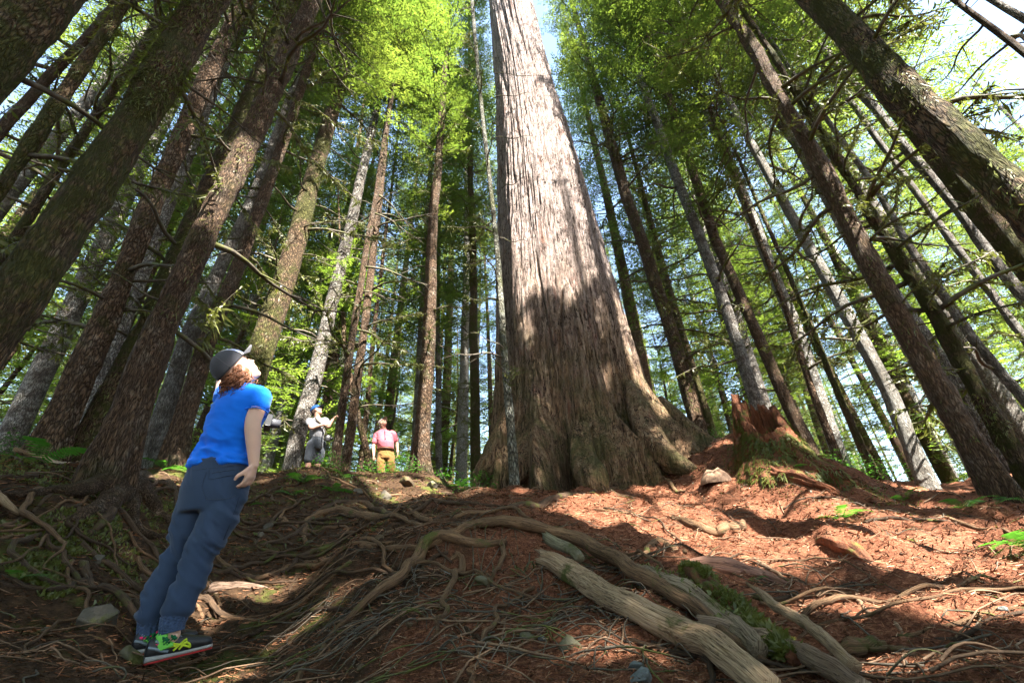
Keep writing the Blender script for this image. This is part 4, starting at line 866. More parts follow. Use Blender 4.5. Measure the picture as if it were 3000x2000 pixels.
# ferns
def frond(L, rng):
    n = 22; t = np.linspace(0, 1, n); P = np.stack([t*L*.9, 0*t, .55*L*t-.62*L*t*t], 1); Q = []
    for i in range(2, n):
        l = L*.20*math.sin(math.pi*min(1, t[i]*.92+.08))**.7*(1 if t[i] < .9 else .5)
        for s in (-1, 1):
            d = unit([.25, s, -.12+rng.normal(0, .06)]); w = L*.017; c = P[i]
            Q.append([c-[w, 0, 0], c+d*l*.6+np.array([-w, 0, 0]), c+d*l, c+d*l*.5+np.array([w*1.1, 0, 0])])
            Q.append([c-[w, 0, 0], c+d*l*.5+np.array([w*1.1, 0, 0]), c+[w, 0, 0], c+[w*.5, 0, 0]])
    V_, Qt, Tt = tube(P, np.linspace(.0025, .0008, n), 4); q = np.array(Q).reshape(-1, 3)
    return mesh('frond', np.vstack([V_, q]), [Qt, np.arange(len(q)).reshape(-1, 4)+len(V_), Tt], FERN, False)
FR = [frond(1.0, rg) for _ in range(3)]
rs = np.random.RandomState(8)
for (x, y, L, k, yaw0, spread, lab) in [(140, 1300, .5, 5, 0, 6.28, 'bright green fern at the foot of the rough reddish trunk'), (2465, 1520, .38, 5, 0, 6.28, 'small fern on the red slope below the stump'), (2650, 1465, .30, 4, 0, 6.28, 'little fern in shadow under the bright white trunk'),
     (2830, 1490, .34, 4, 0, 6.28, 'low fern right of the little one on the shaded slope'), (2920, 1478, .30, 4, 0, 6.28, 'last small fern near the right edge in shade'), (3040, 1610, .34, 5, 2.6, 1.5, 'big arching sunlit fern fronds entering at the right edge'),
     (2895, 1850, .09, 1, 5.5, .1, 'single tiny green frond lying on sunlit needles'), (890, 1415, .42, 6, 0, 6.28, 'fern on the mound below the man in grey shorts'), (975, 1440, .4, 6, 0, 6.28, 'fern on the mound\'s right shoulder beside the trail'), (855, 1450, .35, 5, 0, 6.28, 'dark fern low on the mound right behind the woman\'s hand'),
     (775, 1478, .22, 4, 0, 6.28, 'small bright sprig of fern just right of the woman\'s fingers'), (620, 1385, .5, 6, 0, 6.28, 'shadowed fern behind the woman\'s hip'), (480, 1370, .4, 5, 0, 6.28, 'yellowish fern between the two thin trunks left of the woman'), (545, 1385, .45, 6, 0, 6.28, 'leafy fern right of the yellowish one, left of the woman\'s hip'),
     (1345, 1395, .45, 6, 0, 6.28, 'fern growing against the cedar\'s left foot'), (45, 1700, .25, 4, 0, 6.28, 'pale young fern on the dark mossy bank at the left edge'), (2320, 1385, .3, 4, 0, 6.28, 'fern sprig just right of the rotten stump'), (1010, 1400, .35, 5, 0, 6.28, 'fern between the two men\'s trees'), (2215, 1700, .12, 2, 0, 6, 'tiny green sprig by the buried pinkish log'), (2690, 1590, .14, 2, 0, 6, 'lone pale green leaflet in the brightest sunlit needles')]:
    p = ground_hit(x, y, 13); T_ = thing('fern', lab, 'fern', tuple(p))
    for i in range(k):
        o_ = obj('frond', FR[rs.randint(3)], T_); o_.rotation_euler = (rs.normal(0, .15), rs.uniform(-.35, .1), yaw0+spread*(i+.5*rs.rand())/k); o_.scale = (L*rs.uniform(.8, 1.15),)*3

# small leafy shrubs along the crest
def shrub_mesh(rng, n=420, R0=.45):
    A = []; 
    for _ in range(n):
        d = unit([rng.normal(), rng.normal(), abs(rng.normal())*.9]); c = d*R0*rng.rand()**.4; c[2] *= .9
        a = unit(rng.normal(0, 1, 3)*[1, 1, .35]); b_ = unit(np.cross(a, [0, 0, 1.0])); l = rng.uniform(.03, .055); w = l*.33
        A.append([c, c+a*l*.5+b_*w, c+a*l, c+a*l*.5-b_*w])
    st = Acc()
    for _ in range(9):
        d = unit([rng.normal(), rng.normal(), 1.3]); st.add(*tube(np.stack([d*0, d*R0*.5, d*R0*.95+[0, 0, -.03]]), [.006, .004, .002], 4))
    return quads_mesh('leaves', np.array(A), FERN), st.mesh('stems', TWIG)
SHR = [shrub_mesh(rg) for _ in range(3)]
for i, (x, y, lab) in enumerate([(1320, 1392, 'green leafy shrub between the stout dark trunk and the cedar'), (1400, 1385, 'green shrub touching the cedar\'s shaded left base'), (700, 1385, 'low green shrub behind the woman\'s belt'), (590, 1370, 'leafy shrub behind the woman\'s back, left side'), (2440, 1345, 'green shrub behind the stump\'s right shoulder'), (2110, 1300, 'leafy green plant in the gap between the cedar and the stump'),
     (960, 1385, 'leafy shrub beside the grey shorts man\'s legs'), (1180, 1395, 'shrub right behind the pink shirt man\'s legs'), (420, 1355, 'low shrub left of the pair of thin trunks'), (2600, 1385, 'small shrub at the bright white trunk\'s base'), (2520, 1375, 'dark leafy shrub on the crest right of the mossy pole'), (60, 1330, 'shrub at the far left crest'), (1090, 1392, 'low shrub between the two men on the crest')]):
    p = ground_hit(x, y, 13); p = p*(1+1.0/np.hypot(*p[:2])); p[2] = ghs(*p[:2]); T_ = thing('shrub', lab, 'shrub', tuple(p)); a, b_ = SHR[i % 3]; s = rs.uniform(.8, 1.3)
    for nm, mm in (('leaves', a), ('stems', b_)): o_ = obj(nm, mm, T_); o_.scale = (s,)*3; o_.rotation_euler = (0, 0, i)

# wandering surface roots
def wander(p0, a0, L, r0, rs, n=16, wig=.5, lift=0, hang=0, slope=.6):
    P = []; x, y = p0; a = a0; st = L/n
    e = .12
    for i in range(n+1):
        P.append([x, y, 0]); a += rs.normal(0, wig)
        x += math.sin(a)*st; y += math.cos(a)*st
    P = np.array(P); P[:, 2] = gh(P[:, 0], P[:, 1])
    P[:, 2] += r0*.25+lift*np.sin(np.linspace(0, math.pi, n+1))*rs.rand(); R_ = r0*(1-np.linspace(0, 1, n+1))**.6+.0015
    return P, R_
rs = np.random.RandomState(31); f_base = np.array(T9.location)
LB = [(x, y, 'c') for x, y in zip(rs.uniform(700, 1350, 44), rs.uniform(1440, 1680, 44))]+[(x, y, 'f') for x, y in zip(rs.uniform(20, 640, 46), rs.uniform(1340, 1760, 46))]+[(x, y, 'c') for x, y in zip(rs.uniform(1500, 2950, 20), rs.uniform(1440, 1900, 20))]
for i, (x, y, k) in enumerate(LB):
    p = ground_hit(x, y, 11); L = rs.uniform(.5, 2.0)*(1 if k == 'c' else .9); r0 = rs.uniform(.007, .022) if x < 1400 else rs.uniform(.004, .012)
    if k == 'f': a0 = math.atan2(p[0]-f_base[0], p[1]-f_base[1])+rs.normal(0, .5)
    elif x < 1400: a0 = rs.choice([-1, 1])*rs.uniform(1.2, 1.9)
    else: a0 = rs.uniform(1.4, 2.6)
    P, R_ = wander(p[:2], a0, L, r0, rs, 22, .28, .05); K = smooth_path(np.c_[P, R_], 44); base_ = f_base if k == 'f' else CB; par = T9 if k == 'f' else cedar
    V_, Q_, Tn = lumpy_tube(K[:, :3]-base_, K[:, 3], 8, i, .2); obj('root', gmesh('root', V_, [Q_, Tn], [ROOTM, ROOTD, ROOTD][i % 3]), par)
# the flared trunk's own thick roots
for i, (pts) in enumerate([[(350, 1440, 40), (300, 1490, 34), (230, 1520, 24), (150, 1530, 12)], [(400, 1430, 34), (440, 1480, 22), (500, 1530, 14), (560, 1560, 8)], [(300, 1420, 36), (180, 1440, 20), (60, 1450, 12), (-20, 1445, 8)], [(380, 1460, 26), (390, 1530, 18), (450, 1570, 12), (560, 1545, 7)], [(420, 1400, 22), (500, 1430, 15), (520, 1480, 11), (600, 1500, 6)], [(330, 1480, 24), (290, 1540, 14), (250, 1570, 8)]]):
    root_obj('root', T9, pts, 60+i, BARK_BROWN if i < 4 else ROOTD, n=30, m=14, off=f_base, amp=.2)
# hair roots in the cut bank and everywhere: too many to count
A = Acc()
for i in range(520):
    if i < 240: az, r = math.radians(rs.uniform(-26, 16)), rs.uniform(1.75, 3.6)
    else: az, r = math.radians(rs.uniform(-50, 50)), rs.uniform(1.8, 6.5)
    a0 = az+math.pi+rs.normal(0, .8) if i < 240 else rs.uniform(0, 6.28); L = rs.uniform(.10, .55)
    P, R_ = wander((math.sin(az)*r, math.cos(az)*r), a0, L, rs.uniform(.001, .0032), rs, 9, .35, .05); A.add(*tube(P, R_, 4, False)[:2])
obj('rootlets', A.mesh('rootlets', TWIG), cedar, tuple(-CB), kind='stuff')

# needle and twig litter
for nm, cnt, ln, wd_, c, sc in [('needle_litter', 42000, (.012, .045), .0013, (.30, .13, .065), 0), ('pale_litter', 11000, (.015, .055), .0011, (.42, .28, .18), 1), ('dark_litter', 22000, (.015, .05), .002, (.07, .035, .018), 2), ('chip_litter', 7000, (.008, .022), .0035, (.20, .09, .045), 3)]:
    az = np.radians(rs.uniform(-56, 56, cnt)); r = np.exp(rs.uniform(math.log(1.5), math.log(9.5), cnt)); x, y = np.sin(az)*r, np.cos(az)*r
    if sc == 1: kp = (x > -1.5+rs.rand(cnt)); x, y = x[kp], y[kp]
    q = len(x); z = gh(x, y)+fine_h(x, y)*np.clip(np.hypot(x, y)/2, .5, 1)+.004+rs.rand(q)*.008; a = rs.normal(.9, .9, q); l = rs.uniform(*ln, q)*np.clip(np.hypot(x, y)/2.5, .8, 2.2); w = wd_*np.clip(np.hypot(x, y)/2.2, .8, 3)
    d_ = np.stack([np.sin(a)*l, np.cos(a)*l, rs.normal(0, .22, q)*l], 1); wv = np.stack([np.cos(a)*w, -np.sin(a)*w, rs.normal(0, .5, q)*w], 1); C = np.stack([x, y, z], 1)
    obj(nm, quads_mesh(nm, np.stack([C-d_/2-wv, C-d_/2+wv, C+d_/2+wv*.5, C+d_/2-wv*.5], 1), flat(nm, c, .85, .2, .3, 3)), None, kind='stuff', label={0: 'fallen rust red needles covering the forest floor', 1: 'dry pale twigs scattered over the red slope', 2: 'dark needles and crumbs on the forest floor', 3: 'brown wood chips and bark crumbs on the forest floor'}[sc], category='litter')
# loose twigs
A = Acc()
for i in range(420):
    az, r = math.radians(rs.uniform(-52, 54)), math.exp(rs.uniform(math.log(1.6), math.log(9)))
    P, R_ = wander((math.sin(az)*r, math.cos(az)*r), rs.normal(1.2, .7), rs.uniform(.08, .5), rs.uniform(.0015, .004)*max(1, r/4), rs, 6, .2, .03); P[:, 2] += .012; A.add(*tube(P, R_, 4, False)[:2])
obj('loose_twigs', A.mesh('loose_twigs', STICK), None, kind='stuff', label='thin dry twigs strewn over the forest floor', category='litter')
# ground moss on the shaded bank and the stump's mound
Q = []
for (x, y, rad, cnt) in [(130, 1530, 70, 7000), (90, 1600, 60, 4000), (110, 1700, 70, 6000), (240, 1480, 50, 3000), (60, 1770, 50, 2000), (250, 1640, 60, 2000), (2330, 1330, 60, 4000), (2400, 1380, 55, 2500), (2280, 1345, 50, 3000), (20, 1360, 60, 3000), (420, 1490, 40, 1500), (900, 1400, 90, 2500)]:
    c = ground_hit(x, y, 12); k = -(ROT.T@c)[2]/FPX*rad*1.6; X_ = c[0]+rs.normal(0, k, cnt); Y_ = c[1]+rs.normal(0, k*1.3, cnt); kp = fbm(X_*3, Y_*3, 0, 81, 3) > -.1; X_, Y_ = X_[kp], Y_[kp]
    n_ = len(X_); C = np.stack([X_, Y_, gh(X_, Y_)+fine_h(X_, Y_)-.003], 1); d_ = np.stack([rs.normal(0, .5, n_), rs.normal(0, .5, n_), np.ones(n_)], 1)*rs.uniform(.008, .035, n_)[:, None]*max(1, k*2.2); wv = rs.normal(0, .004, (n_, 3))*max(1, k*2)
    Q.append(np.stack([C-wv, C+d_*.5-wv, C+d_, C+d_*.5+wv], 1))
obj('ground_moss', quads_mesh('ground_moss', np.concatenate(Q), MOSSM), None, kind='stuff', label='green moss carpeting the shaded bank and the mound by the stump', category='moss')
# ================================================================== PEOPLE
def remesh(name, acc, voxel, matl, smooth=4, off=(0, 0, 0), wr=None, cut=None):
    """join overlapping closed pieces into one continuous surface"""
    me = acc.mesh(name+'_raw', None, True, off); o = bpy.data.objects.new(name, me); COL.objects.link(o)
    r = o.modifiers.new('r', 'REMESH'); r.mode = 'VOXEL'; r.voxel_size = voxel; r.use_smooth_shade = True
    if smooth: s = o.modifiers.new('s', 'SMOOTH'); s.iterations = smooth; s.factor = .5
    dg = bpy.context.evaluated_depsgraph_get(); ev = o.evaluated_get(dg); m2 = bpy.data.meshes.new_from_object(ev); bpy.data.objects.remove(o); bpy.data.meshes.remove(me)
    if wr is not None:
        n = len(m2.vertices); co = np.empty(n*3, np.float32); m2.vertices.foreach_get('co', co); co = co.reshape(-1, 3); no = np.empty(n*3, np.float32); m2.vertices.foreach_get('normal', no); no = no.reshape(-1, 3)
        co = co+no*wr(co)[:, None]; m2.vertices.foreach_set('co', co.ravel()); m2.update()
    m2.name = name; m2.materials.clear(); m2.materials.append(matl)
    m2.polygons.foreach_set('use_smooth', np.full(len(m2.polygons), True)); return m2
def loft(rings, m=28, n=None, ex=2.0):
    """rings: (centre, half width vector, half depth vector); superellipse sections, closed ends"""
    K = np.array([np.concatenate(r) for r in rings]); K = smooth_path(K, n or len(rings)*5)
    th_ = np.linspace(0, 2*np.pi, m, endpoint=False); c, s = np.cos(th_), np.sin(th_); e = 2/ex
    c = np.sign(c)*np.abs(c)**e; s = np.sign(s)*np.abs(s)**e
    V_ = K[:, None, :3]+K[:, None, 3:6]*c[None, :, None]+K[:, None, 6:9]*s[None, :, None]; n_ = len(K)
    V_ = np.vstack([V_.reshape(-1, 3), K[0, :3], K[-1, :3]]); j = np.arange(m); k = (j+1) % m
    return V_, grid_faces(n_, m), np.vstack([np.stack([j*0+n_*m, k, j], -1), np.stack([j*0+n_*m+1, (n_-1)*m+j, (n_-1)*m+k], -1)])
def limb(acc, pts, rad, m=16):
    K = smooth_path(np.c_[np.array(pts), np.array(rad)], len(pts)*6); acc.add(*tube(K[:, :3], K[:, 3], m))
    for q in (0, -1): ball(acc, K[q, :3], [K[q, 3]]*3)
def ball(acc, c, r, M=None, m=18):
    u = np.linspace(.02, math.pi-.02, m//2+2); v = np.linspace(0, 2*math.pi, m, endpoint=False)
    P = np.stack([np.outer(np.sin(u), np.cos(v))*r[0], np.outer(np.sin(u), np.sin(v))*r[1], np.outer(np.cos(u), np.ones(m))*r[2]], -1).reshape(-1, 3)
    if M is not None: P = P@M
    n_ = len(u); P = np.vstack([P+c, P[:m].mean(0)+c, P[-m:].mean(0)+c]); j = np.arange(m); k = (j+1) % m
    acc.add(P, grid_faces(n_, m), np.vstack([np.stack([j*0+n_*m, k, j], -1), np.stack([j*0+n_*m+1, (n_-1)*m+j, (n_-1)*m+k], -1)]))
def hand(acc, wrist, tip_dir, palm_n, size=.18, curl=.5, right=True, spread=.06, point=False):
    """palm, four unequal bent fingers and a thumb"""
    d = unit(tip_dir); nrm = unit(palm_n-d*np.dot(palm_n, d)); lat = np.cross(nrm, d)*(1 if right else -1)   # lat points to the thumb side
    pl = size*.5; c = wrist+d*pl*.5
    acc.add(*loft([(wrist-d*.01, lat*.022, nrm*.016), (wrist+d*pl*.35, lat*.034, nrm*.015), (wrist+d*pl*.8, lat*.041, nrm*.014), (wrist+d*pl*1.0, lat*.039, nrm*.011)], 16))
    for i, (o_, L, cu) in enumerate([(.030, .42, 0), (.010, .47, .1), (-.011, .44, .2), (-.031, .34, .35)]):
        b_ = wrist+d*pl*.92+lat*o_; dd = unit(d+lat*o_*spread*20); l = L*size; a = (0 if (point and i == 0) else curl+cu*.5); P = [b_-dd*.015, b_]
        ang = 0
        for f, k in ((.45, .5), (.32, 1.0), (.23, .8)):
            ang += a*k; P.append(P[-1]+(dd*math.cos(ang)+nrm*math.sin(ang))*l*f)
        limb(acc, P, [.0095, .0092, .0088, .0080, .0065], 10)
    t0 = wrist+d*pl*.25+lat*.022; td = unit(d*.75+lat*.55+nrm*.35); limb(acc, [t0, t0+td*.035, t0+td*.035+unit(td+nrm*.4*curl)*.03, t0+td*.035+unit(td+nrm*.4*curl)*.03+unit(d+nrm*.5)*.02], [.014, .012, .0105, .008], 10)
def head(acc, c, f, u, s=1.0):
    """c centre of the head, f where the face points, u crown direction"""
    f = unit(f); u = unit(u-f*np.dot(u, f)); r = np.cross(f, u); M = np.array([r, f, u])
    at_ = lambda x, y, z: c+(r*x+f*y+u*z)*s
    ball(acc, at_(0, -.012, .028), np.array([.074, .094, .086])*s, M, 26)
    ball(acc, at_(0, .020, -.035), np.array([.060, .066, .072])*s, M, 22)
    ball(acc, at_(0, .052, -.086), np.array([.026, .026, .022])*s, M)          # chin
    ball(acc, at_(0, .066, .028), np.array([.052, .018, .012])*s, M)           # brow
    acc.add(*loft([(at_(0, .076, .022), r*.009*s, f*.008*s), (at_(0, .092, -.004), r*.011*s, f*.012*s), (at_(0, .100, -.018), r*.016*s, f*.012*s), (at_(0, .082, -.028), r*.012*s, f*.008*s)], 12))
    for x in (-1, 1):
        ball(acc, at_(x*.027, .083, -.014), np.array([.012, .012, .010])*s, M, 10)
        ball(acc, at_(x*.031, .058, -.028), np.array([.020, .020, .020])*s, M, 12)
        ball(acc, at_(x*.076, -.004, -.008), np.array([.008, .018, .030])*s, M, 12)
    ball(acc, at_(0, .080, -.050), np.array([.022, .010, .0055])*s, M, 12); ball(acc, at_(0, .078, -.060), np.array([.019, .010, .006])*s, M, 12)
    return at_, r, f, u
SKIN = flat('skin', (.66, .41, .31), .5, .35, .06, 20); SKIN.node_tree.nodes['Principled BSDF'].inputs['Subsurface Weight'].default_value = .12; SKIN.node_tree.nodes['Principled BSDF'].inputs['Subsurface Radius'].default_value = (.02, .008, .004)
SKIN2 = flat('tanned_skin', (.40, .22, .155), .55, .35, .06, 20)
def cloth_mat(name, c, rough=.9, weave=900, var=.10):
    m, t, b = mat(name, rough, .15); co = coords(t)
    t.links.new(mixc(t, noise(t, co, 6, 5, .6), tuple(x*(1-var) for x in c), tuple(min(1, x*(1+var)) for x in c)), b.inputs['Base Color'])
    b.inputs['Sheen Weight'].default_value = .15; bump(t, b, noise(t, co, weave, 2), .25, .0008); return m
def wrinkle(seed, amp, fx=9, fz=26, dirv=(0, 0, 1), tilt=0.):
    dirv = unit(dirv)
    def f(co):
        a = co@dirv; q = co*fx; v = fbm(q[:, 0]*.5+a*fz*.5+tilt*co[:, 0]*20, q[:, 1]*.5, a*fz, seed, 3)
        w = fbm(co[:, 0]*4, co[:, 1]*4, co[:, 2]*4, seed+9, 2); rg_ = 1-np.abs(v)*2.2; return amp*(np.clip(rg_, -1, 1)*.8+v*.5)*np.clip(.55+w, .05, 1.2)
    return f
def sides(az):
    a = math.radians(az); return np.array([math.sin(a), math.cos(a), 0]), np.array([math.cos(a), -math.sin(a), 0])

# ------------------------------------------------------------------ woman
WP = Plane(485, 1955, 2.95); Fd, Rt = sides(18); UP = np.array([0, 0, 1.0])
heelR = ground_hit(425, 1962, 6); e0 = heelR.dot(WP.r)-WP.D
WP = Plane(485, 1955, heelR.dot(WP.r)+.03)
wb = WP(500, 1950, 0); WB = np.array([wb[0], wb[1], ghs(wb[0], wb[1])])
woman = thing('person', 'woman seen from behind in blue t-shirt, slate trousers and grey cap, looking up', 'person', tuple(WB))
lean = unit(WP(705, 1140, -.09)-WP(628, 1430, 0))
neck0 = WP(704, 1128, -.09); tors = [(632, 1440, 0, .180, .135), (645, 1385, -.01, .178, .135), (660, 1320, -.03, .148, .112), (680, 1260, -.05, .152, .112), (700, 1210, -.06, .168, .118), (710, 1168, -.08, .170, .100), (707, 1142, -.09, .120, .070)]
J = dict(shR=WP(762, 1163, -.17), elR=WP(741, 1238, -.20), wrR=WP(744, 1362, -.19), hdR=WP(728, 1440, -.19), shL=WP(655, 1168, .10), elL=WP(662, 1100, .33), wrL=WP(700, 1085, .22),
         hpR=WP(664, 1462, -.07), knR=WP(588, 1618, -.06), anR=WP(504, 1862, -.05), hpL=WP(582, 1468, .06), knL=WP(526, 1618, .07), anL=WP(440, 1878, .07))
hc = WP(697, 1083, -.11); hf = unit([.26, .40, .86]); hu = unit([-.58, -.60, .50])
def shoe_dir(a, pitch=.10): f, r = sides(a); f = unit(f+UP*pitch); return f, r, np.cross(r, f)
A = Acc()
A.add(*loft([(WP(x, y, e), Rt*w*.80, Fd*d*.76) for x, y, e, w, d in tors], 26)); limb(A, [neck0, hc-hu*.05-hf*.03], [.056, .054])
at_w, hr, hf, hu = head(A, hc, hf, hu)
limb(A, [J['shR'], (J['shR']+J['elR'])/2, J['elR'], J['elR']*.72+J['wrR']*.28, J['wrR']], [.050, .046, .040, .040, .024])
limb(A, [J['shL'], J['elL'], J['wrL']], [.05, .04, .026])
hand(A, J['wrR'], unit(J['hdR']-J['wrR'])*1.0-Rt*.18, -Rt-Fd*.3, .142, .45, True)
hand(A, J['wrL'], at_w(-.02, .12, .10)-J['wrL'], -hf, .165, .5, False)
LEG = {'R': [J['hpR']-UP*.01, WP(628, 1545, -.07), J['knR'], WP(563, 1685, -.06), WP(541, 1738, -.055), WP(519, 1788, -.05), WP(510, 1808, -.05), J['anR']], 'L': [J['hpL']-UP*.01, WP(553, 1545, .07), J['knL'], WP(494, 1685, .07), WP(470, 1738, .07), WP(450, 1795, .07), WP(444, 1818, .07), J['anL']]}
for s in 'RL': limb(A, LEG[s], [.070, .056, .040, .036, .036, .034, .033, .031])
ft = {}
for s, (x, y) in (('R', (414, 1964)), ('L', (368, 1962))):
    fd, fr, fu = shoe_dir(47, .17); g0 = ground_hit(x, y, 6); k = WP.D+(-.05 if s == 'R' else .06); g0 = g0*(k/g0.dot(WP.r)); g0[2] = ghs(g0[0], g0[1])+.012; ft[s] = (g0, fd, fr, fu)
    limb(A, [J['an'+s], g0+fd*.07+fu*.05, g0+fd*.15+fu*.03], [.031, .022, .014])
obj('body', remesh('body', A, .0055, SKIN, 3, WB), woman)
# t-shirt
SH = cloth_mat('blue_cotton', (.006, .155, .78)); A = Acc()
A.add(*loft([(WP(x, y, e), Rt*w, Fd*d) for x, y, e, w, d in [(648, 1372, -.01, .184, .134), (652, 1345, -.015, .168, .125), (662, 1310, -.03, .150, .114), (680, 1260, -.05, .156, .118), (700, 1210, -.06, .172, .124), (712, 1166, -.08, .174, .104), (708, 1138, -.09, .118, .078)]], 40))
ball(A, WP(735, 1218, .02), [.07, .07, .07])
e1 = J['shR']*.42+J['elR']*.58
limb(A, [WP(735, 1152, -.13), J['shR'], J['shR']*.45+e1*.55], [.056, .060, .058]); e2 = J['shL']*.4+J['elL']*.6; limb(A, [WP(680, 1152, .02), J['shL'], J['shL']*.6+e2*.4], [.05, .055, .053])
hem0 = WP(648, 1368, 0)
def shirt_wr(co):
    t = ((co+WB-hem0)@lean); low = np.exp(-np.clip(t, 0, 1)/.16); return wrinkle(5, .017, 4, 15, lean, .3)(co)*(low*1.1+.30)+.004*fbm(co[:, 0]*9, co[:, 1]*9, co[:, 2]*9, 8, 2)
obj('t_shirt', remesh('t_shirt', A, .0075, SH, 5, WB, shirt_wr), woman)
def band(c, n_, r, th_, matl, nm, par, off, ax=None, k=28):
    """a hem or band: a closed ring of cord about a limb"""
    n_ = unit(n_); a = unit(np.cross(n_, [0.3, .2, 1.])) if ax is None else ax[0]; b_ = np.cross(n_, a) if ax is None else ax[1]; t_ = np.linspace(0, 2*np.pi, k)
    if ax is None: P = c+(a*np.cos(t_)[:, None]+b_*np.sin(t_)[:, None])*r
    else: P = c+a*np.cos(t_)[:, None]+b_*np.sin(t_)[:, None]
    V_, Q_, T2 = tube(P-off, th_, 8); return obj(nm, mesh(nm, V_, [Q_, T2], matl), par)
tsh = woman.children[-1]
ad = unit(J['elR']-J['shR']); band(J['shR']*.45+e1*.55+ad*.05, ad, .0575, .004, SH, 'sleeve_hem', tsh, WB)
# trousers
PT = cloth_mat('slate_blue_cloth', (.030, .050, .095), .75, 700, .12); A = Acc()
A.add(*loft([(WP(x, y, e), Rt*w, Fd*d) for x, y, e, w, d in [(608, 1505, 0, .15, .12), (622, 1462, -.005, .180, .128), (632, 1425, 0, .184, .136), (642, 1385, -.01, .172, .125), (648, 1358, -.015, .164, .12)]], 40))
limb(A, [J['hpR']-UP*.01, WP(628, 1545, -.07), J['knR'], WP(563, 1685, -.06), WP(541, 1738, -.055), WP(519, 1788, -.05), WP(510, 1808, -.05)], [.094, .086, .069, .065, .068, .064, .048], 24)
limb(A, [J['hpL']-UP*.01, WP(553, 1545, .07), J['knL'], WP(494, 1685, .07), WP(470, 1738, .07), WP(450, 1795, .07), WP(444, 1818, .07)], [.094, .086, .069, .064, .067, .062, .048], 24)
w1 = wrinkle(15, .013, 3, 15, (.55, .1, .8), .35)
def pants_wr(co):
    t = co[:, 2]; knee = .65+.5*np.exp(-((t-.28)/.12)**2)+.5*np.exp(-((t-.62)/.15)**2); return w1(co)*knee
tr = obj('trousers', remesh('trousers', A, .0075, PT, 4, WB, pants_wr), woman)
# seams and back pockets
PK = cloth_mat('dark_seam', (.028, .042, .075), .8)
def surf(P_, off=.004, axis=None):
    """drop a point onto the seat of the trousers from behind"""
    return P_
def cord(nm, P, r, matl, par, off, m=6): V_, Q_, T2 = tube(smooth_path(np.array(P), max(8, len(P)*5))-off, r, m); return obj(nm, mesh(nm, V_, [Q_, T2], matl), par)
from mathutils.bvhtree import BVHTree
def snap(o_, pts, off, push=.0015):
    me = o_.data; bv = BVHTree.FromPolygons([v.co for v in me.vertices], [p.vertices for p in me.polygons]); out = []
    for p in pts:
        p = Vector(p-off); d_ = (p-Vector(-off)).normalized(); h_ = bv.ray_cast(Vector(-off), d_)  # from the camera
        out.append(np.array((h_[0]-d_*push)[:])+off if h_[0] is not None else np.array(p[:])+off)
    return out
for nm, pl in (('waist_seam', [(560, 1378), (600, 1372), (640, 1368), (680, 1364), (725, 1360)]), ('seat_seam', [(606, 1382), (596, 1408), (594, 1430), (604, 1460)]), ('pocket_seam', [(614, 1376), (612, 1400), (622, 1402), (668, 1393), (698, 1388), (702, 1368)]), ('yoke_seam', [(620, 1385), (650, 1380), (680, 1376), (702, 1374)]), ('side_seam', [(722, 1400), (712, 1430), (700, 1460), (690, 1490), (672, 1540), (655, 1580)]), ('pocket_seam', [(604, 1462), (640, 1462), (675, 1458), (690, 1450)])):
    cord(nm, snap(tr, [WP(x, y, -.2) for x, y in pl], WB), .0018, PK, tr, WB)
# elastic cuffs
CU = cloth_mat('ribbed_cuff', (.042, .068, .13), .8)
for s, (a, b_, c, e) in (('R', ((512, 1803), (505, 1828), (503, 1851), -.05)), ('L', ((446, 1812), (440, 1840), (436, 1866), .07))):
    A_c = [WP(*q, e) for q in (a, b_, c)]; K = smooth_path(np.c_[np.array(A_c), [.053, .048, .046]], 44); V_, Q_, T2 = tube(K[:, :3], K[:, 3], 84); nn_ = 44*84
    th_ = np.tile(np.arange(84), 44); rw = np.repeat(np.arange(44), 84); wv = 1+.05*np.sin(th_*2*np.pi*15/84+np.sin(rw*.7+th_*.3)*.8)+.02*np.sin(rw*.9+th_*.5)
    V_[:nn_] = K[rw, :3]+(V_[:nn_]-K[rw, :3])*wv[:, None]; obj('cuff', mesh('cuff', V_-WB, [Q_, T2], CU), tr)
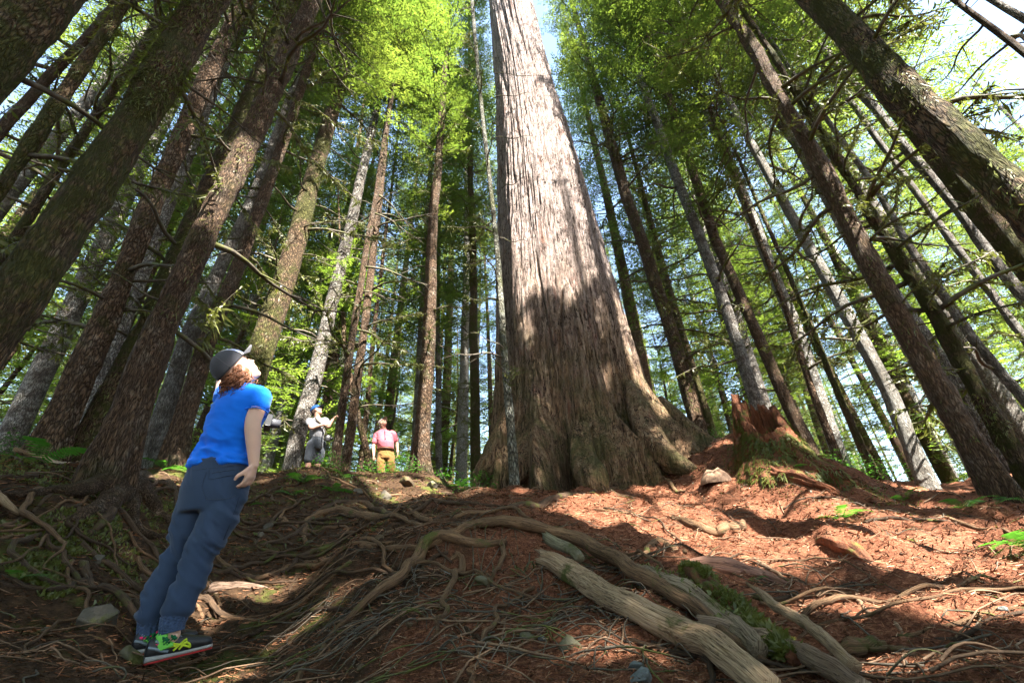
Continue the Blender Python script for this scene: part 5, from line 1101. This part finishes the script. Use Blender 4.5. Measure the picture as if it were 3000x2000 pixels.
# socks with little green animals, shoes
SOCK = flat('lime_green_sock', (.20, .62, .10), .9, .1, .12, 60); SKD = flat('dark_green_knit', (.012, .14, .05), .9)
BLK = flat('black_mesh_fabric', (.008, .008, .011), .45, .5, .3, 200, .001); GRYS = flat('grey_sole_rubber', (.34, .33, .31), .6, .3, .25, 30, .003); RED = flat('red_sole_rubber', (.45, .03, .03), .6); PINK = flat('pink_lining', (.85, .03, .14), .6); YEL = flat('yellow_green_trim', (.50, .62, .03), .5); SLV = flat('silver_grey_overlay', (.16, .20, .23), .35, .6)
for s in 'RL':
    g0, fd, fr, fu = ft[s]; an = J['an'+s]; L = .285; fd, fr, fu = fd*.86, fr*.92, fu*.9
    top = WP(*((501, 1864) if s == 'R' else (434, 1874)), -.05 if s == 'R' else .07)
    K = smooth_path(np.array([[*top, .043], [*((top+g0+fd*.075+fu*.09)/2), .043], [*(g0+fd*.075+fu*.085), .041], [*(g0+fd*.08+fu*.05), .040]]), 16); V_, Q_, T2 = tube(K[:, :3]-WB, K[:, 3], 24)
    so_ = obj('sock', mesh('sock', V_, [Q_, T2], SOCK), woman)
    vw = unit(-(g0)); 
    for (ax_, uz) in ((-.3, .35), (.5, .45), (.05, .75), (-1.2, .5)):
        i = int(uz*15); c = K[i, :3]; rd = unit(fr*math.cos(ax_)+fd*math.sin(ax_))*K[i, 3]; Bk = Acc(); tdn = unit(np.cross(rd, fu))
        for dx, dz, r_ in ((0, 0, .0085), (.010, .006, .006), (-.010, -.006, .005), (-.004, -.011, .004), (.008, -.008, .004), (.013, .011, .003)): ball(Bk, c+rd*1.0+tdn*dx+fu*dz-WB, [r_*.8, r_*.8, r_], None, 10)
        obj('knitted_motif', Bk.mesh('knitted_motif', SKD), so_)
    sh = lambda x, y, z: g0+fd*(x-.0)+fr*y+fu*z-WB
    xs = [0, .012, .04, .09, .15, .20, .245, .275, .287]; wd_ = [.022, .030, .036, .034, .040, .047, .046, .034, .012]
    bend = lambda x: .012*math.sin(x/L*math.pi)*(-1 if s == 'R' else 1)*.6
    def slab(z0, z1, grow, m_, nm):
        R_ = []
        for x, w in zip(xs, wd_):
            zz0, zz1 = z0(x), z1(x); R_.append((sh(x, bend(x), (zz0+zz1)/2), fr*(w+grow), fu*max(.002, (zz1-zz0)/2)))
        V_, Q_, T2 = loft(R_, 24, 40, 4); return obj(nm, mesh(nm, V_, [Q_, T2], m_), shoe)
    Bu = Acc(); hs = [.056, .088, .098, .090, .084, .068, .056, .044, .026]
    Bu.add(*loft([(sh(x, bend(x), .012+h_/2), fr*w*.97, fu*h_/2) for x, w, h_ in zip(xs, wd_, hs)], 28, 46, 2.4))
    shoe = thing('shoe', 'x', 'x'); del shoe['label']; del shoe['category']; shoe.parent = woman
    up = obj('upper', Bu.mesh('upper', BLK), shoe)
    slab(lambda x: .0, lambda x: .010, .001, RED, 'outsole'); slab(lambda x: .008, lambda x: .036-.10*min(x, .12), .004, GRYS, 'midsole')
    # collar, tongue, laces
    t_ = np.linspace(0, 2*np.pi, 30); P = np.array([sh(.068+.052*math.cos(a), bend(.07)+.037*math.sin(a), .092+.010*math.cos(a*2)+.012*(math.cos(a))-.004) for a in t_]); V_, Q_, T2 = tube(P, .0055, 8); obj('collar', mesh('collar', V_, [Q_, T2], PINK), shoe)
    Bt = Acc(); Bt.add(*loft([(sh(.118, 0, .10), fr*.022, fu*.006), (sh(.15, 0, .082), fr*.022, fu*.006), (sh(.19, 0, .062), fr*.018, fu*.005)], 14)); obj('tongue', Bt.mesh('tongue', SLV), shoe)
    Bl = Acc()
    for q in range(5):
        x = .130+q*.014; z = .096-q*.0085; Bl.add(*tube(np.array([sh(x, -.026, z-.012), sh(x+.006, -.012, z), sh(x+.006, .012, z), sh(x, .026, z-.012)]), .003, 6)); Bl.add(*tube(np.array([sh(x+.012, -.026, z-.014), sh(x+.004, 0, z+.002), sh(x, .026, z-.012)]), .0025, 6))
    for q in (-1, 1): Bl.add(*tube(np.array([sh(.13, 0, .104), sh(.14, q*.02, .12), sh(.155, q*.03, .105), sh(.14, q*.012, .10)]), .0028, 6))
    obj('laces', Bl.mesh('laces', flat('dark_lace', (.10, .07, .06), .7)), shoe, kind='stuff')
    for q in (-1, 1):
        if True:
            def side_pt(x, z):  # on the flank of the upper
                w = np.interp(x, xs, wd_)*.97; h_ = np.interp(x, xs, hs); zz_ = np.clip((z-.012-h_/2)/(h_/2), -.98, .98); yy = w*(1-abs(zz_)**2.4)**(1/2.4); return sh(x, bend(x)+q*(yy+.0015), z)
            for P in ([(.075, .070), (.11, .062), (.145, .050), (.185, .032)], [(.080, .055), (.12, .052), (.16, .056), (.178, .046), (.180, .030)], [(.112, .034), (.130, .048), (.150, .064), (.165, .072)], [(.135, .034), (.15, .048), (.168, .062)]):
                K = smooth_path(np.array(P), 14); V_, Q_, T2 = tube(np.array([side_pt(*k_) for k_ in K]), .0045, 6); obj('stripe', mesh('stripe', V_, [Q_, T2], YEL), shoe)
            for P in ([(.008, .070), (.03, .062), (.06, .045), (.09, .036)], [(.035, .092), (.055, .075), (.075, .055)]):
                K = smooth_path(np.array(P), 12); V_, Q_, T2 = tube(np.array([side_pt(*k_) for k_ in K]), .006, 6); obj('overlay', mesh('overlay', V_, [Q_, T2], SLV), shoe)
# hair
rs = np.random.RandomState(2)
def hair_mat(name, a, b_):
    m, t, b = mat(name, .45, .4); t.links.new(mixc(t, noise(t, coords(t), 40, 3), a, b_), b.inputs['Base Color']); return m
HAIR = hair_mat('auburn_curly_hair', (.06, .022, .010), (.30, .12, .055)); A = Acc()
for i in range(430):
    a = rs.uniform(-1.25, 1.25)+math.pi; q = rs.uniform(-.075, .02)   # around the back of the head, from ear to ear
    if i > 190: a = rs.choice([-1, 1])*rs.uniform(.9, 1.55)+math.pi; q = rs.uniform(-.06, .02)
    c = at_w(.078*math.sin(a)*1.0, .096*math.cos(a)*.9-.008, q); d_ = unit(-UP*1.0-hu*.5+(c-hc)*2.2+rs.normal(0, .18, 3)); L = rs.uniform(.05, .12)
    n_ = 18; t_ = np.linspace(0, 1, n_); b1 = unit(np.cross(d_, rs.normal(0, 1, 3))); b2 = np.cross(d_, b1); rr_ = rs.uniform(.005, .012)*(.4+t_); w_ = rs.uniform(10, 17); ph = rs.rand()*6
    P = c+d_*L*t_[:, None]+(b1*np.cos(t_*w_+ph)[:, None]+b2*np.sin(t_*w_+ph)[:, None])*rr_[:, None]; A.add(*tube(P-WB, np.linspace(.0034, .0015, n_), 5))
for (x, y, z, r_) in ((0, -.055, -.03, .052), (.05, -.03, -.03, .04), (-.05, -.03, -.03, .04)): ball(A, at_w(x, y, z)-WB, [r_, r_, r_*1.1])
obj('hair', A.mesh('hair', HAIR), woman, kind='stuff')
def cap(par, at_, r, f, u, off, m_back, m_front, m_brim, s=1.0, brim_up=.1, prints=None):
    c0 = at_(0, -.012, .038); nu, nv = 16, 48; uu = np.linspace(.03, 1.62, nu); vv = np.linspace(0, 2*np.pi, nv, endpoint=False)
    un = unit(u-f*.12); fn = unit(f+u*.12)
    def pt(a, b_, g_=0): return c0+(r*(.083+g_)*math.sin(a)*math.sin(b_)+fn*(.106+g_)*math.sin(a)*math.cos(b_)+un*(.100+g_)*math.cos(a)*(1 if math.cos(a) > 0 else 1.0))*s
    V_ = np.array([pt(a, b_) for a in uu for b_ in vv]); V2 = np.array([pt(a, b_, -.004) for a in uu[::-1] for b_ in vv]); cp = obj('cap', mesh('cap', np.vstack([V_, V2])-off, grid_faces(2*nu, nv), m_back), par)
    top_ = Acc(); ball(top_, pt(0, 0, .002)-off, [.007*s]*3, None, 10); obj('button', top_.mesh('button', m_front), cp)
    # front panels
    vf = np.linspace(-.95, .95, 22); uf = np.linspace(.12, 1.60, 16); V_ = np.array([pt(a, b_, .0018) for a in uf for b_ in vf]); V2 = np.array([pt(a, b_, -.001) for a in uf for b_ in vf]); F_i = grid_faces(16, 22, False)
    obj('front_panel', mesh('front_panel', np.vstack([V_, V2])-off, np.vstack([F_i, F_i[:, ::-1]+len(V_)]), m_front), cp)
    for b_ in (1.0, 2.05, 3.14159, -1.0, -2.05):
        V_, Q_, T2 = tube(np.array([pt(a, b_, .001) for a in np.linspace(.05, 1.6, 14)])-off, .0016*s, 5); obj('seam', mesh('seam', V_, [Q_, T2], m_brim), cp)
    # brim
    B_ = []; n1, n2 = 10, 22
    for i in range(n1):
        for k in range(n2):
            b_ = -1.0+2.0*k/(n2-1); e = (i/(n1-1)); L = .078*math.sqrt(max(0, 1-(b_/1.02)**2*.80)); q = pt(1.56, b_*.95, .001)
            B_.append(q+(fn*L*e+un*(brim_up*L*e-.020*(b_**2)*e-.006*0))*s+r*math.sin(b_)*.006*e)
    B_ = np.array(B_); F_i = grid_faces(n1, n2, False); Bb = B_-un*.003*s
    edge = [i*n2 for i in range(n1)]; obj('brim', mesh('brim', np.vstack([B_, Bb])-off, np.vstack([F_i, F_i[:, ::-1]+len(B_)]), m_brim), cp)
    return cp
m, t, b = mat('printed_cap_front', .8, .2); co = coords(t)
r_ = ramp(t, noise(t, co, 9, 2, .5), [(.30, (.30, .14, .42)), (.42, (.12, .22, .62)), (.50, (.62, .60, .62)), (.56, (.70, .30, .08)), (.62, (.20, .55, .10)), (.75, (.35, .62, .12))]); t.links.new(r_, b.inputs['Base Color'])
CAPG = cloth_mat('charcoal_cap_cloth', (.055, .055, .065), .9, 500); CAPB = cloth_mat('grey_cap_brim', (.10, .098, .11), .9, 500)
cap(woman, at_w, hr, hf, hu, WB, CAPG, m, CAPB, 1.0, .05)

# dark camera swinging in front of her chest
cc = WP(786, 1238, .16); ct = thing('camera', 'small dark camera with a round lens hanging in front of the woman\'s chest', 'camera', tuple(cc)); cf, crr = sides(60)
Cb = flat('black_camera_plastic', (.02, .02, .022), .4, .5); A = Acc(); A.add(*loft([(-crr*.058, cf*.016, UP*.034), (-crr*.05, cf*.02, UP*.038), (crr*.05, cf*.02, UP*.038), (crr*.058, cf*.016, UP*.034)], 20, 14, 5)); A.add(*loft([(UP*.034, crr*.02, cf*.016), (UP*.052, crr*.014, cf*.012)], 16, 6, 4)); obj('body', A.mesh('body', Cb), ct)
A = Acc(); A.add(*tube(np.array([cf*.01, cf*.035, cf*.04, cf*.07]), np.array([.031, .031, .028, .027]), 24)); obj('lens', A.mesh('lens', flat('grey_lens_barrel', (.07, .07, .08), .3, .6)), ct)
A = Acc(); A.add(*tube(smooth_path(np.array([-crr*.058+UP*.02, WP(768, 1190, .12)-cc, WP(735, 1142, .02)-cc]), 14), .004, 6)); obj('strap', A.mesh('strap', Cb), ct)

# ------------------------------------------------------------------ the two men on the crest
def man(label, P, az, tors, J, hc, hf, hu, sleeve, shirt, shorts, wr, hands, capm, sk=None, belly=0, collar=None):
    sk = sk or SKIN2
    hc, hf, hu = np.array(hc, float), unit(hf), unit(hu); F1, R1 = sides(az); B = P(*tors[0][:2], 0).copy(); B[2] = ghs(B[0], B[1]); T_ = thing('person', label, 'person', tuple(B)); A = Acc()
    rings = [(P(x, y, e), R1*w, F1*d) for x, y, e, w, d in tors]
    A.add(*loft([(c, a*.84, b_*.82) for c, a, b_ in rings], 24)); limb(A, [rings[-1][0]-UP*.02, hc-hu*.05-hf*.02], [.062, .058]); at_, r, f, u = head(A, hc, hf, hu, 1.04)
    for s in 'RL':
        sh, el, wr_ = J['sh'+s], J['el'+s], J['wr'+s]; limb(A, [sh, (sh+el)/2, el, el*.7+wr_*.3, wr_], [.056, .05, .043, .043, .028]); hand(A, wr_, hands[s][0], hands[s][1], .185, hands[s][2], s == 'R', point=hands[s][3])
        hp, kn = J['hp'+s], J['kn'+s]; an = kn+(kn-hp)*.15; an = kn+(an-kn)*1.0; g_ = np.array([kn[0], kn[1], ghs(kn[0], kn[1])]); an = g_+UP*.09
        limb(A, [hp, kn, kn*.65+an*.35, an], [.09, .062, .060, .038]); limb(A, [an, g_+F1*.06+UP*.05, g_+F1*.17+UP*.035], [.04, .038, .03])
    obj('body', remesh('body', A, .009, sk, 2, B), T_)
    A = Acc(); A.add(*loft([(c, a, b_) for c, a, b_ in rings[1:]], 30))
    for s in 'RL': sh, el = J['sh'+s], J['el'+s]; c = rings[-2][0]; limb(A, [c*.35+sh*.65, sh, sh*(1-sleeve)+el*sleeve], [.068, .076, .074])
    if belly: ball(A, rings[2][0]+F1*belly, [.13, .13, .13])
    so_ = obj('shirt', remesh('shirt', A, .011, shirt, 4, B, wrinkle(31, .006, 5, 16, (.3, .2, 1), .4)), T_)
    if collar:
        for q in (-1, 1):
            A = Acc(); c = rings[-1][0]; A.add(*loft([(c+R1*q*.055-F1*.02+UP*.02, F1*.03, UP*.014), (c+R1*q*.05+F1*.045+UP*.012, F1*.02, UP*.016), (c+R1*q*.02+F1*.085-UP*.02, F1*.008, UP*.018)], 10)); obj('collar', A.mesh('collar', shirt, True, B), so_)
    A = Acc(); c0, c1 = rings[0], rings[1]; A.add(*loft([(c0[0]-UP*.09, c0[1]*.9, c0[2]*.85), c0, (c1[0]+UP*.03, c1[1]*.96, c1[2]*.95)], 28))
    for s in 'RL': hp, kn = J['hp'+s], J['kn'+s]; limb(A, [hp, (hp+kn)/2, hp*.14+kn*.86], [.105, .108, .100], 20)
    obj('shorts', remesh('shorts', A, .011, shorts, 3, B, wrinkle(33, .007, 6, 14, (.4, .1, 1), .4)), T_)
    cap(T_, at_, r, f, u, B, capm[0], capm[0], capm[1], 1.06, .05)
    # eyes and brows
    for x in (-1, 1):
        A = Acc(); ball(A, at_(x*.029, .088, -.012), [.008, .008, .006], None, 10); obj('eye', A.mesh('eye', flat('eye_dark', (.03, .02, .015), .3), True, B), T_)
    A = Acc(); limb(A, [at_(-.05, -.075, -.02), at_(0, -.09, -.03), at_(.05, -.075, -.02)], [.022, .026, .022]); limb(A, [at_(-.074, -.03, .01), at_(-.06, -.07, -.015)], [.014, .02]); limb(A, [at_(.074, -.03, .01), at_(.06, -.07, -.015)], [.014, .02]); obj('hair', A.mesh('hair', flat('grey_brown_hair', (.13, .10, .08), .8), True, B), T_)
    return T_, rings, B, R1, F1, at_
G = Plane(928, 1300, 10.0)
J = dict(shL=G(953, 1232, .10), elL=G(961, 1249, .02), wrL=G(975, 1229, -.02), shR=G(906, 1234, -.10), elR=G(912, 1253, -.22), wrR=G(948, 1243, -.22), hpR=G(914, 1302, -.06), hpL=G(940, 1302, .07), knR=G(905, 1352, -.06), knL=G(931, 1356, .05))
hcg = G(928, 1203, -.02)
MR, rg_, B, R1, F1, _a = man('man in light grey t-shirt, dark grey shorts and blue cap, pointing and looking up', G, 62, [(926, 1306, 0, .185, .135), (928, 1286, 0, .175, .145), (928, 1268, 0, .175, .150), (929, 1248, 0, .185, .13), (930, 1233, 0, .185, .105), (930, 1224, 0, .10, .07)], J, hcg, [.80, .10, .48], [-.50, -.05, .86], .45,
    cloth_mat('light_grey_jersey', (.17, .168, .18)), cloth_mat('charcoal_shorts_cloth', (.055, .062, .075)), .006, dict(L=(G(990, 1212, -.02)-J['wrL'], -UP+0*UP, .9, True), R=(G(966, 1240, -.22)-J['wrR'], F1 if False else np.array([.3, .9, 0]), .5, False)), (cloth_mat('bright_blue_cap_cloth', (.02, .10, .32)), cloth_mat('dark_cap_brim', (.02, .03, .05))), belly=.03)
cord('watch_strap', [J['wrL']*.86+J['elL']*.14+np.array([.03*math.cos(a), .012*math.cos(a), .028*math.sin(a)]) for a in np.linspace(0, 6.28, 12)], .009, flat('black_strap', (.015, .015, .018), .5), MR, B)
shm = [c for c in MR.children if c.name.startswith('shirt')][0]
cs = cord('camera_strap', snap(shm, [G(x, y, -.3) for x, y in [(924, 1222), (929, 1230), (937, 1238), (946, 1248), (953, 1262), (957, 1276)]], B, .01), .013, flat('olive_webbing', (.10, .085, .06), .8), MR, B)
A = Acc(); c = G(960, 1283, -.1); A.add(*loft([(c-UP*.06, R1*.035, F1*.05), (c, R1*.04, F1*.06), (c+UP*.06, R1*.03, F1*.05)], 14, None, 4)); tb = thing('camera', 'black camera slung at the hip of the man in grey shorts', 'camera', tuple(c)); obj('body', A.mesh('body', Cb, True, c), tb); A = Acc(); A.add(*tube(np.array([F1*.04, F1*.11]), .032, 16)); obj('lens', A.mesh('lens', Cb), tb)
R_ = Plane(1128, 1320, 11.3)
J = dict(shR=R_(1104, 1274, .02), elR=R_(1094, 1308, -.02), wrR=R_(1095, 1335, -.12), shL=R_(1151, 1270, .0), elL=R_(1163, 1300, .03), wrL=R_(1165, 1326, -.08), hpR=R_(1117, 1332, 0), hpL=R_(1143, 1332, 0), knR=R_(1115, 1388, -.02), knL=R_(1148, 1384, .02))
MR, rg_, B, R1, F1, at_ = man('man in pink polo shirt, mustard shorts and pale cap, hands down, looking up', R_, 150, [(1130, 1335, 0, .205, .15), (1130, 1314, 0, .20, .165), (1129, 1296, -.02, .21, .185), (1128, 1280, 0, .215, .15), (1127, 1268, .02, .20, .115), (1125, 1259, .02, .10, .075)], J, R_(1122, 1240, -.03), [.62, -.30, .66], [-.40, .25, .86], .62,
    cloth_mat('pink_pique', (.42, .10, .13)), cloth_mat('mustard_shorts_cloth', (.19, .10, .03)), .006, dict(L=(-UP+np.array([0, .1, 0]), np.array([-1, -.2, 0.]), .8, False), R=(-UP+np.array([0, .1, 0]), np.array([1, -.2, 0.]), .8, False)), (cloth_mat('pale_tan_cap_cloth', (.26, .20, .17)), cloth_mat('brown_cap_brim', (.20, .15, .12))), belly=.06, collar=True)
c = R_(1130, 1317, -.01); band(c, UP, 1, .022, flat('brown_belt_leather', (.07, .025, .012), .5), 'belt', MR, B, (R1*.205, F1*.172))
cord('placket', [R_(1127, 1262, -.11), R_(1128, 1275, -.17), R_(1129, 1285, -.22)], .013, cloth_mat('dark_pink_placket', (.22, .04, .06)), MR, B)
cord('watch_strap', [J['wrL']*.9+J['elL']*.1+np.array([.034*math.cos(a), .034*math.sin(a), 0]) for a in np.linspace(0, 6.28, 12)], .008, flat('silver_watch', (.6, .6, .6), .3, .8), MR, B)
for x in (-1, 1):
    cord('glasses', [at_(x*.012, .099, -.008), at_(x*.035, .10, .004), at_(x*.06, .085, -.006), at_(x*.036, .096, -.02), at_(x*.012, .099, -.008)], .0035, Cb, MR, B)
